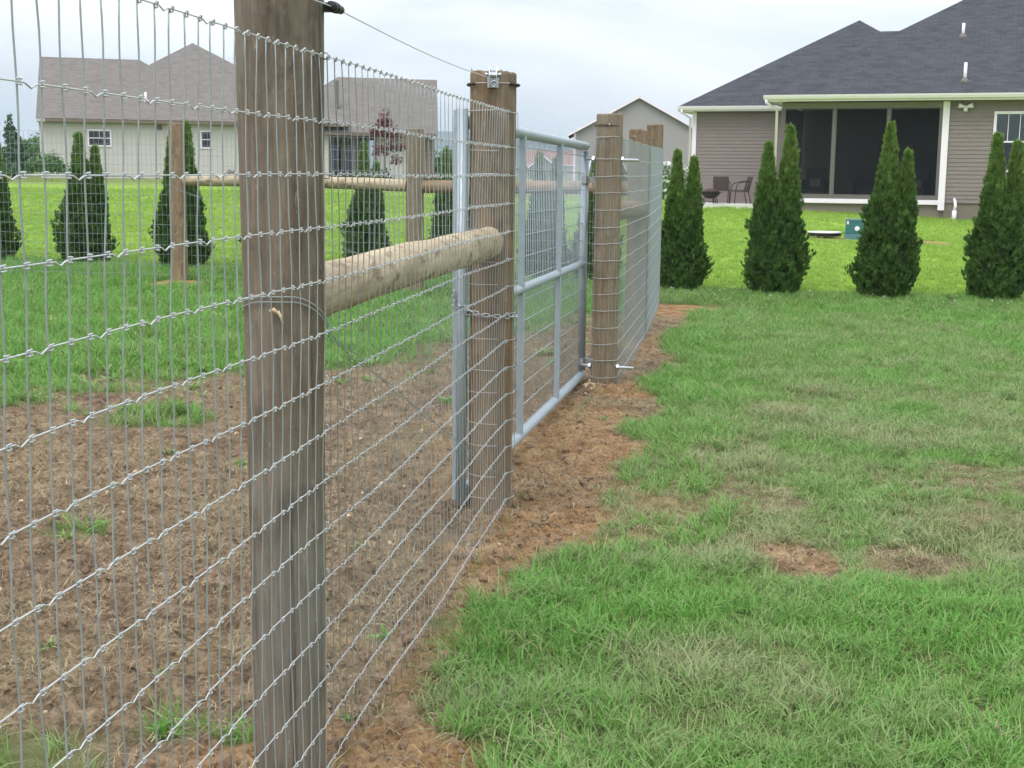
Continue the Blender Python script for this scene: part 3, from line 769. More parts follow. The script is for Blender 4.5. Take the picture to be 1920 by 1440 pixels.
# ------------------------------------------------------------------ hot wire along the top, insulator, strainer
ins_p = np.array(NEAR[:2]) + FN * (NEAR[2] + .02) + FD * .02
ins_z = 1.615
st_p = np.array(GATEP[:2]) + np.array([.0, -(GATEP[2] + .016)]); st_z = 1.640
hw = MB(); p_start = ins_p - FD * 1.9
pts = [(*p_start, 1.60), (*(ins_p - FD * .9), 1.603), (*ins_p, ins_z)]
for t in np.linspace(.1, 1, 10): q = ins_p * (1 - t) + st_p * t; pts.append((q[0], q[1], ins_z * (1 - t) + st_z * t - .012 * math.sin(math.pi * t)))
hw.tube(pts, .0013, 6); tag(hw.obj('smooth_wire', 'wire', None, True), 'single smooth wire strung above the woven fence to the brown post', 'wire')
t = thing('insulator', 'small black insulator clipped on the nearest post under the smooth wire', 'insulator', (*ins_p, ins_z), math.atan2(FD[1], FD[0]))
mb = MB(); mb.lathe([(.004, -.022), (.010, -.020), (.011, -.004), (.007, 0), (.011, .004), (.010, .02), (.004, .022)], 12); o = mb.obj('insulator_body', 'black', t, True); o.rotation_euler = (0, R(90), 0)
mb = MB(); mb.box(-.012, .012, .0, .026, -.008, .008); mb.obj('nail_on_foot', 'black', t)
mb = MB(); mb.lathe([(.006, 0), (.0085, .004), (.0085, .022), (.005, .026)], 10); o = mb.obj('end_collar', 'black', t, True); o.rotation_euler = (0, R(90), 0); o.location = (.022, 0, 0)
t = thing('wire_strainer', 'silver ratchet wire strainer hung on the front of the brown post top', 'wire strainer', (GATEP[0], GATEP[1], st_z))
yf = -(GATEP[2] + .016)
mb = MB(); mb.prism([(-.020, -.030), (.020, -.030), (.022, .010), (.014, .030), (-.014, .030), (-.022, .010)], 'y', yf + .004, yf + .009); mb.obj('back_plate', 'steel', t)
for s_ in (-1, 1):
    mb = MB(); mb.prism([(yf - .016, -.026), (yf + .006, -.026), (yf + .006, .046), (yf - .004, .046), (yf - .018, .012)], 'x', s_ * .013 - .0015, s_ * .013 + .0015); mb.obj('side_plate', 'steel', t)
    mb = MB(); mb.tube([(s_ * .015, yf - .006, .014), (s_ * .030, yf - .008, .016)], .0065, 8); mb.obj('spool_lug', 'steel', t, True)
mb = MB(); mb.lathe([(.011, -.012), (.009, -.008), (.009, .008), (.011, .012)], 12); o = mb.obj('spool', 'steel', t, True); o.rotation_euler = (0, R(90), 0); o.location = (0, yf - .006, .014)
mb = MB(); mb.tube([(.004 + .011 * math.cos(a), yf - .012, -.018 + .011 * math.sin(a)) for a in np.linspace(0, 5.2, 12)], .003, 6); mb.obj('pawl_spring', 'steel', t, True)
mb = MB(); mb.tube([(-.02, yf + .004, -.012)] + [((GATEP[2] + .009) * math.cos(R(a)), (GATEP[2] + .009) * math.sin(R(a)), -.014 - .002 * math.sin(R(a))) for a in np.linspace(258, -78, 34)] + [(.02, yf + .004, -.014)], .0014, 6); mb.obj('post_loop', 'wire', t, True)
for a0, a1 in ((250, 140), (-30, -290 + 180)):
    pass
mb = MB(); mb.tube([((GATEP[2] + .010) * math.cos(R(a)), (GATEP[2] + .010) * math.sin(R(a)), -.015) for a in np.linspace(-48, 225, 30)], .0052, 8); mb.obj('loop_sleeve', 'black', t, True)

def post_ring(label, P, z, r=.003, mat='black_metal'):
    base = (P[0], P[1], 0); rr = P[2] + .003
    t = thing('wire_loop', label, 'wire loop', base)
    mb = MB(); mb.tube([(rr * math.cos(a), rr * math.sin(a), z + .003 * math.sin(2 * a)) for a in np.linspace(0, 2 * math.pi, 40, endpoint=False)], r, 6, closed=True); mb.obj('loop', mat, t, True)
    mb = MB(); mb.tube([(-.004, -rr - .001, z + .012), (-.003, -rr - .005, z + .003), (.003, -rr - .005, z - .006)], .0025, 6); mb.obj('loop_twist', 'steel', t, True)
post_ring('dark wire loop round the top of the hinge post', HINGE, 1.595)
t = MB(); t.tube([(MID[0] - .07, MID[1] - .09, 1.60), (MID[0] + .085, MID[1] - .03, 1.585), (CORN[0] + .03, CORN[1] - .09, 1.585), (CORN[0] + .10, CORN[1] - .02, 1.575)], .002, 6)
tag(t.obj('smooth_wire', 'wire_dull', None, True), 'short smooth wire across the tops of the pair of dark posts', 'wire')

# brace wires: doubled wire from high on one post to the foot of the other
def brace_wire(label, A, B, z_hi, z_lo, off):
    t = thing('brace_wire', label, 'brace wire', (A[0], A[1], 0)); dirn = np.array([B[0] - A[0], B[1] - A[1]]); dirn /= np.linalg.norm(dirn); nr = np.array([dirn[1], -dirn[0]])
    for k_ in (0, 1):
        pts = []
        for a in np.linspace(-150, 20, 16):      # slung over the camera side of the post
            u_ = math.cos(R(a)); v_ = math.sin(R(a)); q = (A[2] + .004) * np.array([u_ * nr[0] + v_ * dirn[0], u_ * nr[1] + v_ * dirn[1]])
            pts.append((q[0], q[1], z_hi + .010 * k_ - .080 * max(0, (a + 60) / 80) ** 1.6 - .02 * max(0, (-100 - a) / 50) ** 1.5))
        e = np.array([B[0] - A[0], B[1] - A[1]]) + nr * (B[2] * .6) - dirn * B[2]
        p0 = np.array(pts[-1]); p1 = np.array([e[0], e[1], z_lo])
        for f in np.linspace(.04, 1, 24):
            q = p0 * (1 - f) + p1 * f; tw = f * 40 + k_ * math.pi
            pts.append(tuple(q + np.array([nr[0] * .004 * math.cos(tw), nr[1] * .004 * math.cos(tw), .004 * math.sin(tw)])))
        mb = MB(); mb.tube(pts, .0012, 6); mb.obj('strand', 'wire_dull', t, True)
    return t
brace_wire('doubled brace wire slung over the nearest post and slanting to the gate post foot', NEAR, GATEP, 1.052, .17, 0)
brace_wire('doubled brace wire slanting across the back between the tan and grey posts', BB, BA, 1.19, .35, 0)
t = thing('twist_tag', 'small bleached scrap of twine caught on the brace wire', 'scrap', (NEAR[0] - .0, NEAR[1] - NEAR[2] - .008, 1.03))
mb = MB(); mb.tube([(-.012, 0, .004), (-.004, -.003, .008), (.004, -.002, .0)], [.004, .005, .003], 5); mb.obj('scrap', 'chip', t, True)
mb = MB(); mb.tube([(.004, -.003, .006), (.010, -.004, -.006), (.013, -.003, -.018)], [.003, .003, .002], 5); mb.obj('scrap', 'chip', t, True)

# ------------------------------------------------------------------ foliage builders
def leaf_cloud(centres, normals, size, seed, aspect=.45, nleaf=1):
    """small two-triangle leaves; returns verts, quads, per-vertex random"""
    rs = np.random.default_rng(seed); C = np.asarray(centres, float); N = len(C)
    Nn = np.asarray(normals, float) + rs.normal(0, .55, (N, 3)); Nn /= np.linalg.norm(Nn, axis=1)[:, None]
    up = rs.normal(0, 1, (N, 3)); U = np.cross(Nn, up); U /= np.maximum(np.linalg.norm(U, axis=1), 1e-6)[:, None]; W = np.cross(Nn, U)
    s = (size * rs.uniform(.6, 1.35, N))[:, None]
    a = C - U * s * .5; b = C + W * s * aspect * .5 + Nn * s * .08; c = C + U * s * .5; d = C - W * s * aspect * .5 + Nn * s * .08
    V = np.stack([a, b, c, d], 1).reshape(-1, 3); F = np.arange(4 * N).reshape(N, 4)
    return V, F, np.repeat(rs.random(N), 4)

def arbor_mesh(seed, spires, rbase):
    """spires: list of (x, y, height, radius). Flat upright sprays of scale leaves over a dark twiggy core."""
    rs = np.random.default_rng(seed); VV = []; FF = []; BB_ = []; GG = []; off = 0
    hmax = max(s[2] for s in spires)
    ph = rs.random(12) * 6.28
    def prof(t, r, p=.75): # t 0..1 up the spire
        return r * (.70 + .30 * sstep(-.03, .22, t)) * np.clip((1 - t), 0, 1) ** p + .008
    for si, (sx, sy, h, r, p) in enumerate(spires):
        n = int(9800 * h * r / (1.8 * .33))
        t = rs.random(n) ** 1.25; th = rs.random(n) * 2 * math.pi
        lump = 1 + .13 * np.sin(3 * th + ph[si] + 9 * t) + .12 * np.sin(5 * th - 13 * t + ph[si + 3]) + .12 * np.sin(8 * th + 23 * t + ph[si + 6]) + .10 * np.sin(13 * th - 37 * t + ph[si + 2])
        rr = prof(t, r, p) * (1 + (lump - 1) * (.45 + .55 * sstep(0, .3, t))) * (1.06 - .34 * rs.random(n) ** 1.5) * .97
        z = .05 + t * (h - .05) + rs.normal(0, .012, n)
        x = sx * np.minimum(1, .25 + t * 1.3) + rr * np.cos(th); y = sy * np.minimum(1, .25 + t * 1.3) + rr * np.sin(th)
        out = np.stack([np.cos(th), np.sin(th), np.zeros(n)], 1); tang = np.stack([-np.sin(th), np.cos(th), np.zeros(n)], 1)
        turn = rs.normal(0, .9, n)[:, None]
        e = tang * np.cos(turn) + out * np.sin(turn)                      # width of the spray
        g = np.array([0, 0, 1.]) * rs.uniform(.75, 1.1, n)[:, None] + out * rs.uniform(.05, .60, n)[:, None] + e * rs.normal(0, .25, n)[:, None]
        g /= np.linalg.norm(g, axis=1)[:, None]
        s = (.037 * rs.uniform(.55, 1.55, n) * (1 + .35 * t))[:, None]
        C = np.stack([x, y, z], 1); b = rs.random(n)
        # each spray: three narrow leaflets fanned out
        for da, sc in ((-.55, .85), (0., 1.1), (.55, .85)):
            ax = g * math.cos(da) + e * math.sin(da); wd = np.cross(ax, np.cross(e, g)); wd /= np.maximum(np.linalg.norm(wd, axis=1), 1e-6)[:, None]
            p0 = C - g * s * .25; tip = C + ax * s * sc; m_ = (p0 * .45 + tip * .55)
            V = np.stack([p0, m_ + wd * s * .17, tip, m_ - wd * s * .17], 1).reshape(-1, 3)
            VV.append(V); FF.append(np.arange(4 * n).reshape(n, 4) + off); off += 4 * n
            BB_.append(np.repeat(np.clip(b + rs.normal(0, .1, n), 0, 1), 4))
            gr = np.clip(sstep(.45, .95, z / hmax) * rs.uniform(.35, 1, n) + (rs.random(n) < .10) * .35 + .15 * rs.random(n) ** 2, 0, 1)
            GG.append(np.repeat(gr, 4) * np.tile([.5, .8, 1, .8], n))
    V = np.concatenate(VV); F_ = np.concatenate(FF)
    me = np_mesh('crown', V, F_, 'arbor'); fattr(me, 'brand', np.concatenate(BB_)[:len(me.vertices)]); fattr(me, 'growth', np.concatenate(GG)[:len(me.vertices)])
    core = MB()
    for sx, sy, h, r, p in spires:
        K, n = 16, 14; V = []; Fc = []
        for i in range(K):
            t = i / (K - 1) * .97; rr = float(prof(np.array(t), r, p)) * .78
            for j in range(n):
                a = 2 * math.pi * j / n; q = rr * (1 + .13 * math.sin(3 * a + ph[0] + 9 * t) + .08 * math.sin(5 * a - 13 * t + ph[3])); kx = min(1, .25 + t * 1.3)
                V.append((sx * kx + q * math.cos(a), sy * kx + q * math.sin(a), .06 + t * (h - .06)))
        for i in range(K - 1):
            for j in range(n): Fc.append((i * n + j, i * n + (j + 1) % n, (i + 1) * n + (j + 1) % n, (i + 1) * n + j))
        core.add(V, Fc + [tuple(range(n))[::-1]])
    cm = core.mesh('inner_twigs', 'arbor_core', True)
    tr = MB(); tr.tube([(0, 0, -.12), (0, 0, .05), (.01, 0, .5)], [.035, .03, .015], 8)
    return me, cm, tr.mesh('trunk', 'bark', True)
ARB = [arbor_mesh(101, [(-.13, .0, 1.64, .20, .86), (.11, .02, 1.82, .22, .88), (0, 0, 1.22, .34, .42)], .3),
       arbor_mesh(102, [(-.01, 0, 1.90, .25, .92), (.19, -.03, 1.60, .18, .84), (.02, 0, 1.30, .35, .48)], .3),
       arbor_mesh(103, [(-.09, 0, 1.76, .22, .88), (.15, .0, 1.68, .20, .84), (0, 0, 1.18, .34, .44)], .3),
       arbor_mesh(104, [(-.03, 0, 1.68, .23, .86), (.17, -.02, 1.50, .19, .82), (0, 0, 1.15, .36, .45)], .3)]
TREES = [(-6.158, 15.857, 0, .80, 'arborvitae cut by the left edge of the photo'), (-5.016, 15.651, 3, .93, 'dark arborvitae in front of the cream house, left of the tan post'),
         (-3.80, 15.33, 0, .93, 'arborvitae directly behind the tan back post'), (-2.761, 15.277, 2, .9, 'arborvitae mostly hidden behind the thick near post'),
         (-1.70, 15.33, 1, .80, 'arborvitae below the long rail, between near post and grey back post'), (-.697, 15.54, 0, .9, 'arborvitae beside the gate upright, behind the long rail'),
         (.36, 15.52, 2, .85, 'arborvitae seen through the gate mesh'), (.95, 15.374, 3, .85, 'arborvitae glimpsed between the gate and the hinge post'),
         (1.831, 14.606, 2, .88, 'arborvitae just right of the corner post'), (2.812, 14.322, 0, 1.0, 'twin-topped arborvitae left of the manhole lid on the lime lawn'),
         (3.906, 14.063, 1, .98, 'tallest arborvitae, in front of the teal utility box'), (5.06, 13.974, 2, 1.0, 'rightmost arborvitae in front of the house window')]
for i, (x, y, v, s, lab) in enumerate(TREES):
    t = thing('arborvitae_tree', lab, 'tree', (x, y, gz(x, y) - .01), R([0, 25, -30, 8, -12, 40, 10, -20, 20, 0, 0, 12][i]), 'row of arborvitae')
    t.scale = (s * .96, s * .96, s * .955)
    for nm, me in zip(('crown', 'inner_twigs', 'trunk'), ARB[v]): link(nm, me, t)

def blob_tree(name, label, cat, x, y, blobs, mat, nleaf, size, seed, trunk=None, z0=None, extra=None, group=None):
    """crown of leaf clusters: blobs are (dx, dy, dz, rx, rz)"""
    z = tz(x, y) if z0 is None else z0
    t = thing(name, label, cat, (x, y, z), 0, group); rs = np.random.default_rng(seed)
    C = []; Nn = []; w = np.array([b[3] ** 2 for b in blobs]); w /= w.sum()
    for b, ww in zip(blobs, w):
        n = int(nleaf * ww); d = rs.normal(0, 1, (n, 3)); d /= np.linalg.norm(d, axis=1)[:, None]
        d[:, 2] = np.where(d[:, 2] < -.4, -d[:, 2] * .3, d[:, 2])
        lump = 1 + .22 * np.sin(d[:, 0] * 7 + d[:, 2] * 5 + b[0]) * np.cos(d[:, 1] * 6 + b[1])
        q = (rs.random(n) ** .4) * lump
        C.append(np.array(b[:3]) + d * q[:, None] * np.array([b[3], b[3], b[4]])); Nn.append(d)
    V, F_, br = leaf_cloud(np.concatenate(C), np.concatenate(Nn), size, seed, .6)
    me = np_mesh('crown', V, F_, mat); fattr(me, 'brand', br); link('crown', me, t)
    if trunk:
        mb = MB(); hgt, r = trunk; mb.tube([(0, 0, -.2), (0, 0, hgt * .5), (.03, 0, hgt)], [r, r * .8, r * .45], 8)
        for b in blobs[:5]: mb.tube([(0, 0, hgt * .6), (b[0] * .6, b[1] * .6, b[2] * .9)], [r * .45, r * .12], 5)
        mb.obj('trunk', 'bark', t, True)
    if extra:
        em, en, es = extra; C = np.concatenate(C); pick = rs.choice(len(C), en, replace=False); nn = np.concatenate(Nn)[pick]
        V, F_, br = leaf_cloud(C[pick] + nn * .05, nn, es, seed + 1, .8); me = np_mesh('blossom', V, F_, em); fattr(me, 'brand', br); tag(link('blossom', me, t), kind='stuff')
    return t

# far planting
def cone_blobs(h, r, k=7): return [(rnd.uniform(-.12, .12) * r, rnd.uniform(-.1, .1) * r, h * (.12 + .8 * i / (k - 1)), r * (1.02 - .88 * i / (k - 1)), h * .16) for i in range(k)]
blob_tree('conifer', 'blue-green conifer at the left edge beyond the lawn', 'tree', -23.0, 62, cone_blobs(2.8, .85), 'leaf_blue', 2600, .22, 201, (1.2, .09))
blob_tree('broadleaf_tree', 'dark green tree between the conifer and the cream house', 'tree', -26.5, 76, [(0, 0, 1.4, 1.1, 1.0), (1.2, 0, 1.3, .9, .8), (-1.1, .3, 1.2, .9, .8), (2.1, .2, 1.0, .7, .7)], 'leaf_green', 2600, .26, 202, (1.6, .12))
blob_tree('round_shrub', 'clipped round shrub at the left corner of the cream house', 'shrub', -19.6, 56.5, [(0, 0, .62, .72, .62), (.4, .1, .5, .5, .5), (-.4, 0, .5, .5, .5)], 'leaf_green', 2600, .14, 203)
blob_tree('hedge_shrub', 'low shrub at the far left edge of the lime lawn', 'shrub', -21.6, 55, [(0, 0, .35, .5, .35), (.7, 0, .3, .4, .3), (-.8, 0, .4, .5, .4)], 'leaf_green', 1400, .14, 204)
blob_tree('burgundy_tree', 'small burgundy-leaved tree beside the porch of the cream house', 'tree', -5.75, 60, [(0, 0, 2.75, .42, .7), (.3, 0, 2.2, .45, .5), (-.32, 0, 2.3, .42, .5), (.5, .1, 1.65, .42, .45), (-.2, 0, 1.5, .4, .45), (.5, 0, 1.05, .32, .35)], 'leaf_red', 1500, .14, 205, (2.2, .06))
blob_tree('broadleaf_tree', 'small round dark tree right of the cream house', 'tree', -4.2, 83, [(0, 0, 1.3, .95, 1.0), (.6, 0, .9, .8, .8), (-.5, 0, .8, .8, .7)], 'leaf_green', 2000, .2, 206, (1.0, .09))
blob_tree('conifer', 'slim tall green tree half hidden by the gate upright', 'tree', -2.75, 75, cone_blobs(3.4, .75), 'leaf_green', 2000, .18, 207, (1.2, .08))
blob_tree('flowering_shrub', 'crimson-flowered shrub at the right foot of the cream house', 'shrub', -4.2, 66, [(0, 0, .35, .5, .35), (.7, 0, .3, .45, .3), (-.6, 0, .3, .4, .3)], 'leaf_green', 900, .12, 208, extra=('leaf_pink', 240, .12))
blob_tree('flowering_shrub', 'low crimson flower bed along the cream wall', 'shrub', -12.6, 64.2, [(0, 0, .22, .4, .25), (.8, .2, .2, .4, .22), (1.6, .5, .2, .4, .22), (-.8, -.2, .2, .4, .22)], 'leaf_green', 900, .11, 209, extra=('leaf_pink', 320, .13))
blob_tree('flowering_shrub', 'white-flowered shrub behind the arborvitae at the house corner', 'shrub', 4.52, 38.5, [(0, 0, .55, .42, .5), (.28, .1, .75, .36, .5), (-.22, 0, .95, .30, .45)], 'leaf_green', 1500, .10, 210, extra=('leaf_white', 420, .13))
blob_tree('hedge_shrub', 'dark hedge under the right end of the cream house', 'shrub', -6.6, 62, [(0, 0, .35, .5, .4), (.6, 0, .35, .5, .4), (-.6, 0, .3, .5, .35)], 'leaf_blue', 900, .14, 211)

# ------------------------------------------------------------------ building parts
def lap_siding(mb, a0, a1, b, z0, z1, h=.114, axis='a', sgn=-1):
    """overlapping boards facing -b (axis a)"""
    z = z0
    while z < z1 - .005:
        zt = min(z + h, z1)
        mb.quad((a0, b + sgn * .016, z), (a1, b + sgn * .016, z), (a1, b + sgn * .001, zt), (a0, b + sgn * .001, zt))
        mb.quad((a0, b, z), (a1, b, z), (a1, b + sgn * .016, z), (a0, b + sgn * .016, z))
        z += h
def wall_with_holes(mb, a0, a1, b, z0, z1, holes, h=.114):
    xs = sorted({a0, a1, *[q for ho in holes for q in ho[:2]]})
    for xa, xb in zip(xs[:-1], xs[1:]):
        cuts = sorted([(ho[2], ho[3]) for ho in holes if ho[0] <= xa + 1e-6 and ho[1] >= xb - 1e-6]); z = z0
        for c0, c1 in cuts: lap_siding(mb, xa, xb, b, z, c0, h); z = c1
        lap_siding(mb, xa, xb, b, z, z1, h)
def hip_roof(name, mat, parent, a0, a1, b0, b1, z0, pitch, left='hip', right='hip', ridge_along='a', th=.15, trim='white', prow=0.):
    """roof over a rectangle; ridge along a (hips or gables at the ends) or along b (hip in front)"""
    mb = MB(); tr = MB()
    A, B, C_, D = (a0, b0, z0), (a1, b0, z0), (a1, b1, z0), (a0, b1, z0)
    if ridge_along == 'a':
        d = (b1 - b0) / 2; zr = z0 + pitch * d; bm = b0 + d
        P = (a0 + (d if left == 'hip' else 0), bm, zr); Q = (a1 - (d if right == 'hip' else -prow), bm, zr)
        mb.quad(A, B, Q, P); mb.quad(C_, D, P, Q); mb.add([D, A, P], [(0, 1, 2)]); mb.add([B, C_, Q], [(0, 1, 2)])
    else:
        d = (a1 - a0) / 2; zr = z0 + pitch * d; am = a0 + d
        P = (am, b0 + (d if left == 'hip' else 0), zr); Q = (am, b1 - (d if right == 'hip' else 0), zr)
        mb.add([A, B, P], [(0, 1, 2)]); mb.quad(B, C_, Q, P); mb.add([C_, D, Q], [(0, 1, 2)]); mb.quad(D, A, P, Q)
    r = mb.obj(name, mat, parent, uv=True)
    # fascia ring and soffit
    e = .012
    tr.box(a0 + e, a1 - e, b0 + e, b0 + .03, z0 - th, z0 - .012); tr.box(a0 + e, a1 - e, b1 - .03, b1 - e, z0 - th, z0 - .012)
    tr.box(a0 + e, a0 + .03, b0 + .031, b1 - .031, z0 - th, z0 - .012); tr.box(a1 - .03, a1 - e, b0 + .031, b1 - .031, z0 - th, z0 - .012)
    tr.quad((a0 + .03, b0 + .03, z0 - th + .02), (a1 - .03, b0 + .03, z0 - th + .02), (a1 - .03, b1 - .03, z0 - th + .02), (a0 + .03, b1 - .03, z0 - th + .02))
    tr.obj('fascia', trim, r)
    return r
def gutter(parent, a0, a1, b, z, mat='white'):
    mb = MB(); mb.prism([(b, z), (b - .13, z), (b - .12, z - .04), (b - .085, z - .115), (b, z - .115)], 'x', a0, a1); return mb.obj('gutter', mat, parent)
def window(parent, a0, a1, z0, z1, b, mull=3, blind=.55, frame='white', rows=1):
    w = .075; f = MB()
    f.box(a0 - w, a1 + w, b - .035, b + .03, z1, z1 + w); f.box(a0 - w, a1 + w, b - .04, b + .03, z0 - w, z0)
    f.box(a0 - w, a0, b - .033, b + .03, z0 + .0005, z1 - .0005); f.box(a1, a1 + w, b - .033, b + .03, z0 + .0005, z1 - .0005)
    win = f.obj('window', frame, parent); zm = (z0 + z1) / 2
    s_ = MB(); s_.box(a0 + .001, a1 - .001, b - .01, b + .02, zm - .022, zm + .022); s_.obj('meeting_rail', frame, win)
    for q in range(1, mull):
        x = a0 + (a1 - a0) * q / mull; m2 = MB(); m2.box(x - .009, x + .009, b - .004, b + .012, zm + .024, z1 - .001); m2.obj('muntin', frame, win)
    for (p0, p1) in ((z0 + .001, zm - .023), (zm + .023, z1 - .001)):
        g = MB(); g.quad((a0 + .001, b + .014, p0), (a1 - .001, b + .014, p0), (a1 - .001, b + .014, p1), (a0 + .001, b + .014, p1)); g.obj('pane', 'glass', win)
    bk = MB(); bk.quad((a0, b + .22, z0), (a1, b + .22, z0), (a1, b + .22, z1), (a0, b + .22, z1)); bk.obj('room_behind', 'interior', win)
    if blind:
        bl = MB(); nb = 14; zt = z1 - .01; zb = z1 - (z1 - z0) * blind; hh = (zt - zb) / nb
        for q in range(nb): bl.quad((a0 + .01, b + .06, zt - q * hh), (a1 - .01, b + .06, zt - q * hh), (a1 - .01, b + .045, zt - (q + .92) * hh), (a0 + .01, b + .045, zt - (q + .92) * hh))
        bl.obj('blind', 'blind', win)
    return win

# ------------------------------------------------------------------ taupe house with screened porch
RH = thing('taupe_house', 'taupe sided house with charcoal hip roof and dark screened porch, on the right', 'house', (7.86, 39.86, 0), R(-20))
EV = 3.62
# main block, right of the porch
mb = MB(); wall_with_holes(mb, 4.62, 14.5, 0, .63, EV - .12, [(5.92, 7.15, 1.58, 3.10)]); tag(mb.obj('siding', 'siding_taupe', RH), kind='stuff')
mb = MB(); mb.box(4.62, 14.5, .03, .25, -.3, .627); mb.box(-.1, 4.618, .05, .3, -.3, .56); mb.obj('foundation', 'foundation', RH)
mb = MB(); mb.box(4.62, 5.9, .02, .2, .63, EV); mb.box(7.2, 14.5, .02, .2, .63, EV); mb.box(5.9, 7.2, .02, .2, .63, 1.5); mb.box(5.9, 7.2, .02, .2, 3.18, EV); mb.obj('wall', 'siding_taupe', RH)
window(RH, 5.92, 7.15, 1.58, 3.10, -.01, 4, .52)
# porch: floor, dark room, frame and three screens
mb = MB(); mb.box(-.05, 4.6, .0, 4.7, .56, .60); mb.obj('porch_floor', 'concrete', RH)
mb = MB(); mb.quad((0, 4.6, .6), (4.6, 4.6, .6), (4.6, 4.6, EV), (0, 4.6, EV)); mb.quad((4.6, .1, .6), (4.6, 4.6, .6), (4.6, 4.6, EV), (4.6, .1, EV)); mb.quad((-.05, .02, 3.46), (4.6, .02, 3.46), (4.6, 4.6, 3.46), (-.05, 4.6, 3.46)); mb.obj('porch_wall', 'siding_taupe', RH)
mb = MB(); mb.box(-.08, 4.56, -.05, .12, .575, .70); mb.obj('porch_sill', 'white', RH)
for (x0, x1, z0, z1, nm) in ((-.02, 4.48, .702, .80, 'screen_kick_rail'), (-.02, 4.48, 3.30, 3.46, 'porch_header'), (-.04, .06, .802, 3.298, 'screen_post'), (1.46, 1.53, .802, 3.298, 'screen_post'), (2.98, 3.05, .802, 3.298, 'screen_post'), (4.42, 4.48, .802, 3.298, 'screen_post')):
    m2 = MB(); m2.box(x0, x1, -.03, .06, z0, z1); m2.obj(nm, 'bronze' if nm != 'porch_header' else 'siding_taupe', RH)
for x0, x1 in ((.061, 1.459), (1.531, 2.979), (3.051, 4.419)):
    m2 = MB(); m2.quad((x0, .01, .805), (x1, .01, .805), (x1, .01, 3.295), (x0, .01, 3.295)); s_ = m2.obj('screen', 'screen', RH)
    f = MB(); w = .028
    f.box(x0, x1, -.012, .0, .803, .803 + w); f.box(x0, x1, -.012, .0, 3.295 - w, 3.295); f.box(x0, x0 + w, -.011, .0, .803 + w, 3.295 - w); f.box(x1 - w, x1, -.011, .0, .803 + w, 3.295 - w); f.obj('screen_frame', 'bronze', s_)
m2 = MB(); m2.quad((-.03, .1, .8), (-.03, 4.5, .8), (-.03, 4.5, 3.4), (-.03, .1, 3.4)); m2.obj('screen', 'screen', RH)
m2 = MB(); m2.box(4.482, 4.66, -.08, .12, .42, 3.46); m2.obj('corner_board', 'white', RH)
# left wing
LB = 4.75
mb = MB(); lap_siding(mb, -3.62, -.02, LB, .44, 3.42); tag(mb.obj('siding', 'siding_taupe', RH), kind='stuff')
mb = MB(); mb.box(-3.70, 0, LB + .02, LB + .2, -.2, 3.45); mb.box(-3.72, -3.56, LB + .2, 15, -.2, 3.45); mb.obj('wall', 'siding_taupe', RH)
mb = MB(); mb.box(-3.74, -3.60, LB - .03, LB + .14, .43, 3.42); mb.obj('corner_board', 'white', RH)
gutter(RH, -4.15, -.1, LB - .38, 3.60); gutter(RH, -.5, 14.9, -.42, EV + .03)
def downspout(pts, r=.042): m2 = MB(); m2.tube(pts, r, 8); m2.obj('downspout', 'white', RH, True)
downspout([(-4.02, LB - .44, 3.49), (-4.02, LB - .44, 3.40), (-3.80, LB - .07, 3.22), (-3.80, LB - .07, .5)])
downspout([(-.42, -.49, 3.52), (-.42, -.49, 3.44), (-.16, -.10, 3.26), (-.16, -.10, .62)])
hip_roof('roof', 'shingle_dark', RH, -.48, 15, -.43, 17, EV, .615)
hip_roof('roof', 'shingle_dark', RH, -4.18, 6.3, LB - .40, 17.5, 3.585, .615, ridge_along='b')
mb = MB(); r0 = (1.3, 9.75, 6.42); r1 = (5.2, 9.75, 6.42); mb.quad((1.3, 5.9, 6.42 - .615 * 3.85), (5.2, 5.9, 6.42 - .615 * 3.85), r1, r0); mb.quad(r0, r1, (5.2, 13, 4.5), (1.3, 13, 4.5)); mb.obj('roof', 'shingle_dark', RH, uv=True)
for a, b, vh in ((5.0, .25, .50), (4.8, 2.6, .38)):
    zr = EV + .615 * (b + .43); m2 = MB(); m2.tube([(a, b, zr - .05), (a, b, zr + vh)], .045, 12); v_ = m2.obj('vent_pipe', 'white', RH, True)
    m2 = MB(); m2.lathe([(.16, -.10), (.10, .02), (.05, .09)], 12, (a, b, zr)); m2.obj('flashing', 'bronze', v_, True)
pat = MB(); pat.box(-3.75, -.25, 2.0, LB - .0, .22, .435); pt = pat.obj('patio', 'concrete'); pt.location = RH.location; pt.rotation_euler = RH.rotation_euler; tag(pt, kind='structure')
def rh(a, b, z): c, s = math.cos(R(-20)), math.sin(R(-20)); return (7.86 + a * c - b * s, 39.86 + a * s + b * c, z)
t = thing('flood_light', 'twin-headed white flood light under the eave beside the porch', 'light', rh(5.08, -.02, 3.30), R(-20))
mb = MB(); mb.lathe([(.055, 0), (.055, .03), (.03, .05)], 12); o = mb.obj('base_plate', 'white', t); o.rotation_euler = (R(90), 0, 0)
for s_ in (-1, 1):
    mb = MB(); mb.tube([(0, -.05, -.02), (s_ * .07, -.08, .01), (s_ * .19, -.13, .035)], [.03, .045, .075], 10); mb.obj('lamp_head', 'white', t, True)
mb = MB(); mb.tube([(0, -.05, 0), (0, -.10, -.12)], [.05, .06], 10); mb.obj('motion_sensor', 'white', t, True)
t = thing('drain_pipe', 'white bent drain pipe standing at the foot of the taupe wall', 'pipe', rh(4.95, -.25, 0), R(-20))
mb = MB(); mb.tube([(0, 0, .1), (0, 0, .42)], .065, 10); mb.obj('pipe_sleeve', 'white', t, True)
mb = MB(); mb.tube([(0, 0, .42), (.02, .0, .55), (.0, .06, .68), (-.03, .20, .74)], .042, 8); mb.obj('pipe_bend', 'white', t, True)

